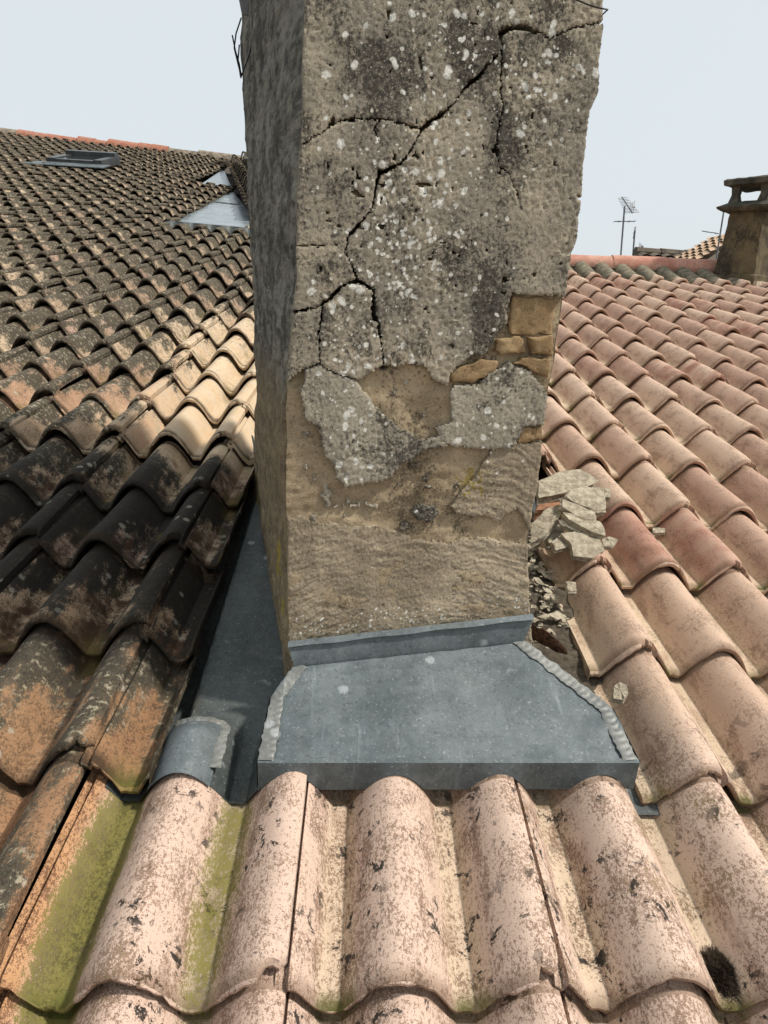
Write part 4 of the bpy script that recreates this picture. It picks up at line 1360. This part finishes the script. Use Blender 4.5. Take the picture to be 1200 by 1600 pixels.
# moss tuft in the open side lap at the lower right
M_MOSS = flat('dry_moss', (0.04, 0.027, 0.016), 1, 0, 0.6, 200, 0.4)
mt = onroof(1128, 1524, -0.036)
mb = MB()
for q in range(5):
    a = q * 1.3
    mb.tube([(mt + np.array([0.007 * math.cos(a), 0.009 * math.sin(a), -0.016])) @ RW.T, (mt + np.array([0.006 * math.cos(a), 0.008 * math.sin(a), 0.004])) @ RW.T], [0.008, 0.003], 7)
for _ in range(4200):
    a = random.random() * 2 * PI; r = math.sqrt(random.random())
    dome = 0.014 * (1 - r * r) + 0.004 * float(vnoise(np.array(math.cos(a) * r * 4 + 9), np.array(math.sin(a) * r * 4 + 9), 2))
    b = mt + np.array([math.cos(a) * r * 0.021, math.sin(a) * r * 0.030, -0.010 + dome])
    tip = b + np.array([random.gauss(math.cos(a) * r * 0.004, 0.0028), random.gauss(math.sin(a) * r * 0.004, 0.0028), random.uniform(0.002, 0.007)])
    w_ = np.array([math.sin(a), -math.cos(a), 0]) * random.uniform(0.0005, 0.0010)
    mb.add([(b - w_) @ RW.T, (b + w_) @ RW.T, tip @ RW.T], [(0, 1, 2)])
o = mb.build('moss_tuft', M_MOSS); tag(o, 'dark dried moss tuft growing in a tile valley at the lower right', 'moss')

# ------------------------------------------------------------------ wire, bracket and dead stems on the big chimney
M_WIRE = flat('dark_wire', (0.02, 0.018, 0.016), 0.6)


def face_pt(x, y, off=0.004):
    s, z = plane_hit(x, y); return O + E1 * s - E2 * off + np.array([0, 0, z])


mb = MB(); mb.tube([face_pt(870, -12, 0.008), face_pt(896, 2, 0.006), face_pt(915, 10, 0.006), face_pt(932, 15, 0.006), face_pt(946, 18, 0.006), face_pt(950, 17, -0.03)], 0.0011)
o = mb.build('wire', M_WIRE); tag(o, 'thin dark wire strapped across the top right of the big chimney', 'wire')


def side_pt(x, y, q=0.62, off=0.01):
    s, z = plane_hit(x, y, q); return O + E1 * s + E2 * q + np.array([0, 0, z])


M_BRK = flat('bracket_metal', (0.16, 0.16, 0.155), 0.5, 0.6)
mb = MB()
a, b = side_pt(378, -8, 0.70), side_pt(381, 22, 0.70)
mb.slab([a + E1 * 0.014, a - E1 * 0.008, b - E1 * 0.004, b + E1 * 0.012], E2 * -1, 0.006)
mb.tube([a, a - E2 * 0.05 + np.array([0, 0, 0.02])], 0.004)
o = mb.build('bracket', M_BRK, None, False); tag(o, 'small bent metal bracket at the top left edge of the big chimney', 'bracket')
mb = MB()
for pts in ([(377, 28), (369, 52), (366, 75), (372, 100), (375, 112)], [(363, 55), (368, 80), (374, 100), (377, 118)], [(414, 0), (400, 45), (388, 90), (380, 112), (376, 122)], [(374, 70), (372, 95), (376, 120)]):
    mb.tube([side_pt(x, y, 0.66) for x, y in pts], 0.0016, 5)
o = mb.build('dead_creeper', M_WIRE); tag(o, 'dry creeper stems hanging from the top left edge of the big chimney', 'plant')

# ------------------------------------------------------------------ second chimney on the low ridge
c2 = thing('chimney', 'smaller stained chimney with an open stone cap on the low ridge at the right', 'chimney')
dist2 = 4.55
near_b = RW @ onroof(1172, 448, -0.02)


def at_dist(x, y, P0):
    """point on the vertical plane facing the camera through P0"""
    d = ray(x, y); n = np.array([CAM_F[0], CAM_F[1], 0]); return CAM_LOC + d * (((P0 - CAM_LOC) @ n) / (d @ n))


K = near_b.copy()
sc2 = FPX / ((K - CAM_LOC) @ CAM_F)                   # pixels per metre there
ang2 = math.radians(128)
D1 = np.array([math.cos(ang2), math.sin(ang2), 0])    # along the left face
D2 = np.array([math.cos(ang2 - PI / 2), math.sin(ang2 - PI / 2), 0])
c2.location = tuple(K)


def zpx(y): return at_dist(1172, y, K)[2] - K[2]


WL = 36 / sc2 / abs(D1 @ CAM_R); WR = WL * 1.05
M_STONE2 = plaster('second_chimney_stone', (0.03, 0.026, 0.02), (0.085, 0.068, 0.048), (0.15, 0.115, 0.065), 0.28, 0.6, False)
M_STONE2G = plaster('second_chimney_cap', (0.02, 0.019, 0.016), (0.06, 0.056, 0.046), (0.13, 0.12, 0.09), 0.2, 1, False)


def ring2(z, g, gl=None):
    """square ring grown by g on all sides"""
    a = -g; 
    return [D1 * a + D2 * a + (0, 0, z), D2 * (WR + g) + D1 * a + (0, 0, z), D2 * (WR + g) + D1 * (WL + g) + (0, 0, z), D1 * (WL + g) + D2 * a + (0, 0, z)]


def loft(rings, mat, name, par, rough=0.006):
    mb = MB(); G = []
    for r in rings:
        r = np.array(r); row = []
        for e in range(4):
            for t in np.linspace(0, 1, 12, endpoint=False): row.append(r[e] * (1 - t) + r[(e + 1) % 4] * t)
        row.append(row[0]); G.append(row)
    G = np.array(G)
    F = np.concatenate
    jit = rough * np.stack([fbm(G[..., 2] * 15 + G[..., 0] * 20, G[..., 1] * 20 + k, 3, k) for k in range(3)], -1)
    G = G + jit
    mb.grid(G.tolist())
    b = len(mb.v); n = G.shape[1]
    mb.f.append(tuple(range((len(rings) - 1) * n, len(rings) * n - 1)))
    mb.f.append(tuple(range(n - 2, -1, -1)))
    return mb.build(name, mat, par, True, 40)


zt = [zpx(y) for y in (462, 440, 430, 345, 326, 319, 309, 284, 272)]
def lerp_r(z0, z1, g0, g1, n=7): return [ring2(z0 + (z1 - z0) * t, g0 + (g1 - g0) * t) for t in np.linspace(0, 1, n)]
loft(lerp_r(zt[0] - 0.15, zt[2], 0.05, 0.03, 5) + lerp_r(zt[2] + 0.01, zt[4], 0.012, -0.015, 10), M_STONE2, 'shaft', c2, 0.012)
loft([ring2(zt[4], 0.03), ring2(zt[4] + 0.015, 0.055), ring2(zt[5], 0.06), ring2(zt[5] + 0.01, 0.04), ring2(zt[6], -0.01)], M_STONE2G, 'corbel', c2, 0.006)
for (a, b) in ((0.035, 0.035), (WL - 0.025, 0.03), (0.03, WR - 0.025)):
    mb = MB()
    for t0, t1, g0, g1 in ((0, 0.5, 0.036, 0.022), (0.5, 1, 0.022, 0.03)):
        za, zb = zt[6] - 0.02 + (zt[7] - zt[6] + 0.03) * t0, zt[6] - 0.02 + (zt[7] - zt[6] + 0.03) * t1
        c = D1 * a + D2 * b
        ra = [c + D1 * x * g0 + D2 * y * g0 + (0, 0, za) for x, y in ((-1, -1), (-1, 1), (1, 1), (1, -1), (-1, -1))]
        rb = [c + D1 * x * g1 + D2 * y * g1 + (0, 0, zb) for x, y in ((-1, -1), (-1, 1), (1, 1), (1, -1), (-1, -1))]
        mb.grid([ra, rb])
    mb.build('cap_pillar', M_STONE2G, c2, False)
loft([ring2(zt[7], 0.015), ring2(zt[7] + 0.005, 0.04), ring2(zt[8] - 0.01, 0.045), ring2(zt[8], 0.03)], M_STONE2G, 'cap_slab', c2, 0.008)
mb = MB()
fz = zpx(440)
mb.slab([ring2(fz, 0.07)[0] + D1 * 0.0, ring2(fz, 0.07)[1], ring2(fz - 0.0, 0.0)[1], ring2(fz, 0.0)[0]], (0, 0, 1), 0.04)
mb.build('ledge', flat('ledge_mortar', (0.46, 0.38, 0.29), 0.9), c2, False)
mb = MB()
r0 = ring2(zpx(447), 0.08)
mb.add([r0[0], r0[1], r0[1] - D1 * 0.28 - np.array([0, 0, 0.10]), r0[0] - D1 * 0.28 - np.array([0, 0, 0.10])], [(0, 3, 2, 1)])
mb.build('flashing', M_ZINC_DARK, c2, False)

# ------------------------------------------------------------------ houses and aerials beyond the low ridge
M_FARTILE = flat('far_dark_tiles', (0.10, 0.08, 0.06), 0.95, 0, 0.5, 5, 0.3)
M_FARORANGE = flat('far_orange_tiles', (0.50, 0.35, 0.235), 0.95, 0, 0.3, 5, 0.3)
M_WALL = flat('far_house_wall', (0.45, 0.38, 0.29), 0.95, 0, 0.15, 2)


def px_at(x, y, dist):
    d = ray(x, y); return CAM_LOC + d * (dist / (d @ np.array([0, 1, 0])))


def far_house(xa, xb, ytop, dist, drop_px, depth, mat, wall, label, flat_dir=1):
    a, b = px_at(xa, ytop, dist), px_at(xb, ytop, dist)
    b[2] = a[2]
    h = thing('house', label, 'house', (float(a[0]), float(a[1]), -7.0))
    o0 = np.array([a[0], a[1], -7.0])
    Lx = b[0] - a[0]; zr = a[2] + 7.0
    slope = 0.34; run = depth / 2
    mb = MB(); G1, G2 = [], []
    nx = int(Lx / 0.055); rows = 9
    # near slope with tile rolls, in courses
    for k in range(rows):
        t0, t1 = k / rows, (k + 1) / rows
        r0, r1 = [], []
        for i in range(nx + 1):
            x = Lx * i / nx; hh = 0.045 * abs(math.sin(x * PI / 0.20))
            r0.append((x, -run * t0, zr - run * t0 * slope + hh)); r1.append((x, -run * t1, zr - run * t1 * slope + hh + 0.03))
        mb.grid([r1, r0])
    mb.grid([[(0, 0, zr), (Lx, 0, zr)], [(0, run, zr - run * slope), (Lx, run, zr - run * slope)]])
    mb.build('roof', mat, h)
    mb = MB()
    ze = zr - run * slope - 0.02
    for x in (0.12, Lx - 0.12):
        mb.add([(x, -run + 0.15, 0), (x, run - 0.15, 0), (x, run - 0.15, ze), (x, 0, zr - 0.08), (x, -run + 0.15, ze)], [(0, 1, 2, 3, 4)])
    mb.grid([[(0.12, -run + 0.15, 0), (Lx - 0.12, -run + 0.15, 0)], [(0.12, -run + 0.15, ze), (Lx - 0.12, -run + 0.15, ze)]])
    mb.grid([[(0.12, run - 0.15, 0), (Lx - 0.12, run - 0.15, 0)], [(0.12, run - 0.15, ze), (Lx - 0.12, run - 0.15, ze)]])
    mb.build('wall', wall, h, False)
    # ridge
    mb = MB()
    n = max(2, int(Lx / 0.4))
    for i in range(n):
        x0 = Lx * i / n; x1 = Lx * (i + 1) / n
        mb.tube([(x0, 0, zr + 0.01), (x1 - 0.01, 0, zr + 0.01)], [0.10, 0.09], 8)
    rg = mb.build('ridge_tiles', mat, h); rg['kind'] = 'stuff'
    return h


far_house(992, 1108, 396, 12.0, 10, 5.0, M_FARTILE, M_WALL, 'dark tiled house whose ridge peeps over the low ridge below the aerials')
# gable end of a paler roof, rising to the right towards the second chimney
pa, pb = px_at(1088, 408, 9.5), px_at(1122, 388, 9.5)
h2 = thing('house', 'orange tiled house just showing between the low ridge and the smaller chimney', 'house', (float(pa[0]), float(pa[1]), -7.0))
mb = MB()
ex_ = pb - pa; ex_[1] = 0
nn = 7
for k in range(nn):
    t0, t1 = k / nn, (k + 1) / nn
    G = [[], []]
    for i in range(61):
        yy = 0.9 * i / 60; hh = 0.04 * abs(math.sin(yy * PI / 0.2))
        G[0].append((ex_[0] * 2.2 * t0, yy, 7 + pa[2] + ex_[2] * 2.2 * t0 + hh + 0.025)); G[1].append((ex_[0] * 2.2 * t1, yy, 7 + pa[2] + ex_[2] * 2.2 * t1 + hh))
    mb.grid(G, True)
mb.build('roof', M_FARORANGE, h2)
mb = MB()
X1 = ex_[0] * 2.2; Z0, Z1 = 7 + pa[2] - 0.03, 7 + pa[2] + ex_[2] * 2.2 - 0.03
for y in (0.08, 0.85):
    mb.add([(0.1, y, 0), (X1, y, 0), (X1, y, Z1), (0.1, y, Z0)], [(0, 1, 2, 3)])
mb.add([(0.1, 0.08, 0), (0.1, 0.85, 0), (0.1, 0.85, Z0), (0.1, 0.08, Z0)], [(0, 1, 2, 3)])
mb.add([(X1, 0.08, 0), (X1, 0.85, 0), (X1, 0.85, Z1), (X1, 0.08, Z1)], [(0, 1, 2, 3)])
mb.build('wall', M_WALL, h2, False)

M_AERIAL = flat('aerial_metal', (0.16, 0.165, 0.17), 0.5, 0.3)
M_ALU = flat('aerial_elements', (0.42, 0.43, 0.44), 0.45, 0.4)


def aerial(dist, base, top, label, booms, rm=0.018):
    pb_, pt_ = px_at(*base, dist), px_at(*top, dist)
    a = thing('aerial', label, 'aerial', tuple(pb_), 'television aerials above the low ridge')
    mb = MB(); mb.tube([(0, 0, -0.9), pt_ - pb_ + np.array([0, 0, 0])], rm, 6); mb.build('mast', M_AERIAL, a)
    for (p, q, n, l0, l1, vert) in booms:
        P, Q = px_at(*p, dist) - pb_, px_at(*q, dist) - pb_
        Q = Q + np.array([0, -0.35 if n > 4 else 0.1, 0])
        mb = MB(); mb.tube([P, Q], 0.011 if rm > 0.01 else 0.004, 5); mb.build('boom', M_AERIAL, a)
        ax_ = (Q - P) / np.linalg.norm(Q - P)
        e = np.cross(ax_, (0, 0, 1)); e /= np.linalg.norm(e)
        if vert: e = np.array([0.0, 0, 1.0])
        for i in range(n):
            c = P + (Q - P) * (i + 0.4) / n; l = l0 + (l1 - l0) * i / max(1, n - 1)
            mb = MB(); mb.tube([c - e * l, c + e * l], 0.006, 4); mb.build('element', M_ALU, a)
    return a


aerial(15.0, (974, 405), (976, 322), 'tallest aerial, two tiers of rods on a mast above the low ridge',
       [((988, 333), (962, 312), 11, 0.16, 0.10, False), ((984, 325), (995, 322), 3, 0.10, 0.12, True), ((960, 346), (995, 345), 4, 0.13, 0.16, False)])
aerial(15.5, (993, 405), (992, 360), 'short single mast aerial right of the tallest one', [((990, 364), (996, 362), 3, 0.12, 0.12, True)])
aerial(13.0, (1003, 402), (1004, 384), 'low folded aerial on the dark far roof', [((998, 386), (1006, 388), 3, 0.08, 0.07, True)])
aerial(6.5, (1120, 418), (1131, 330), 'leaning thin mast with one side arm beside the smaller chimney', [((1123, 365), (1105, 359), 2, 0.03, 0.02, False)], 0.007)

# ------------------------------------------------------------------ ground far below
M_GROUND = flat('courtyard_ground', (0.16, 0.14, 0.11), 1, 0, 0.3, 0.3, 0.2)
mb = MB(); mb.slab([(-3000, -3000, -7.0), (3000, -3000, -7.0), (3000, 3000, -7.0), (-3000, 3000, -7.0)], (0, 0, 1), 0.5)
tag(mb.build('ground', M_GROUND, None, False), None, None, None, 'structure')
# walls carrying the two roofs
mb = MB()
for (x0, x1, y0, y1, z) in ((-10.4, 4.4, -1.0, 4.4, -0.5),):
    mb.grid([[(x0, y0, -7), (x1, y0, -7)], [(x0, y0, z), (x1, y0, z)]])
    mb.grid([[(x1, y0, -7), (x1, y1 + 3, -7)], [(x1, y0, -0.5), (x1, y1 + 3, -0.5)]])
o = mb.build('house_wall', M_WALL, None, False); tag(o, None, None, None, 'structure')
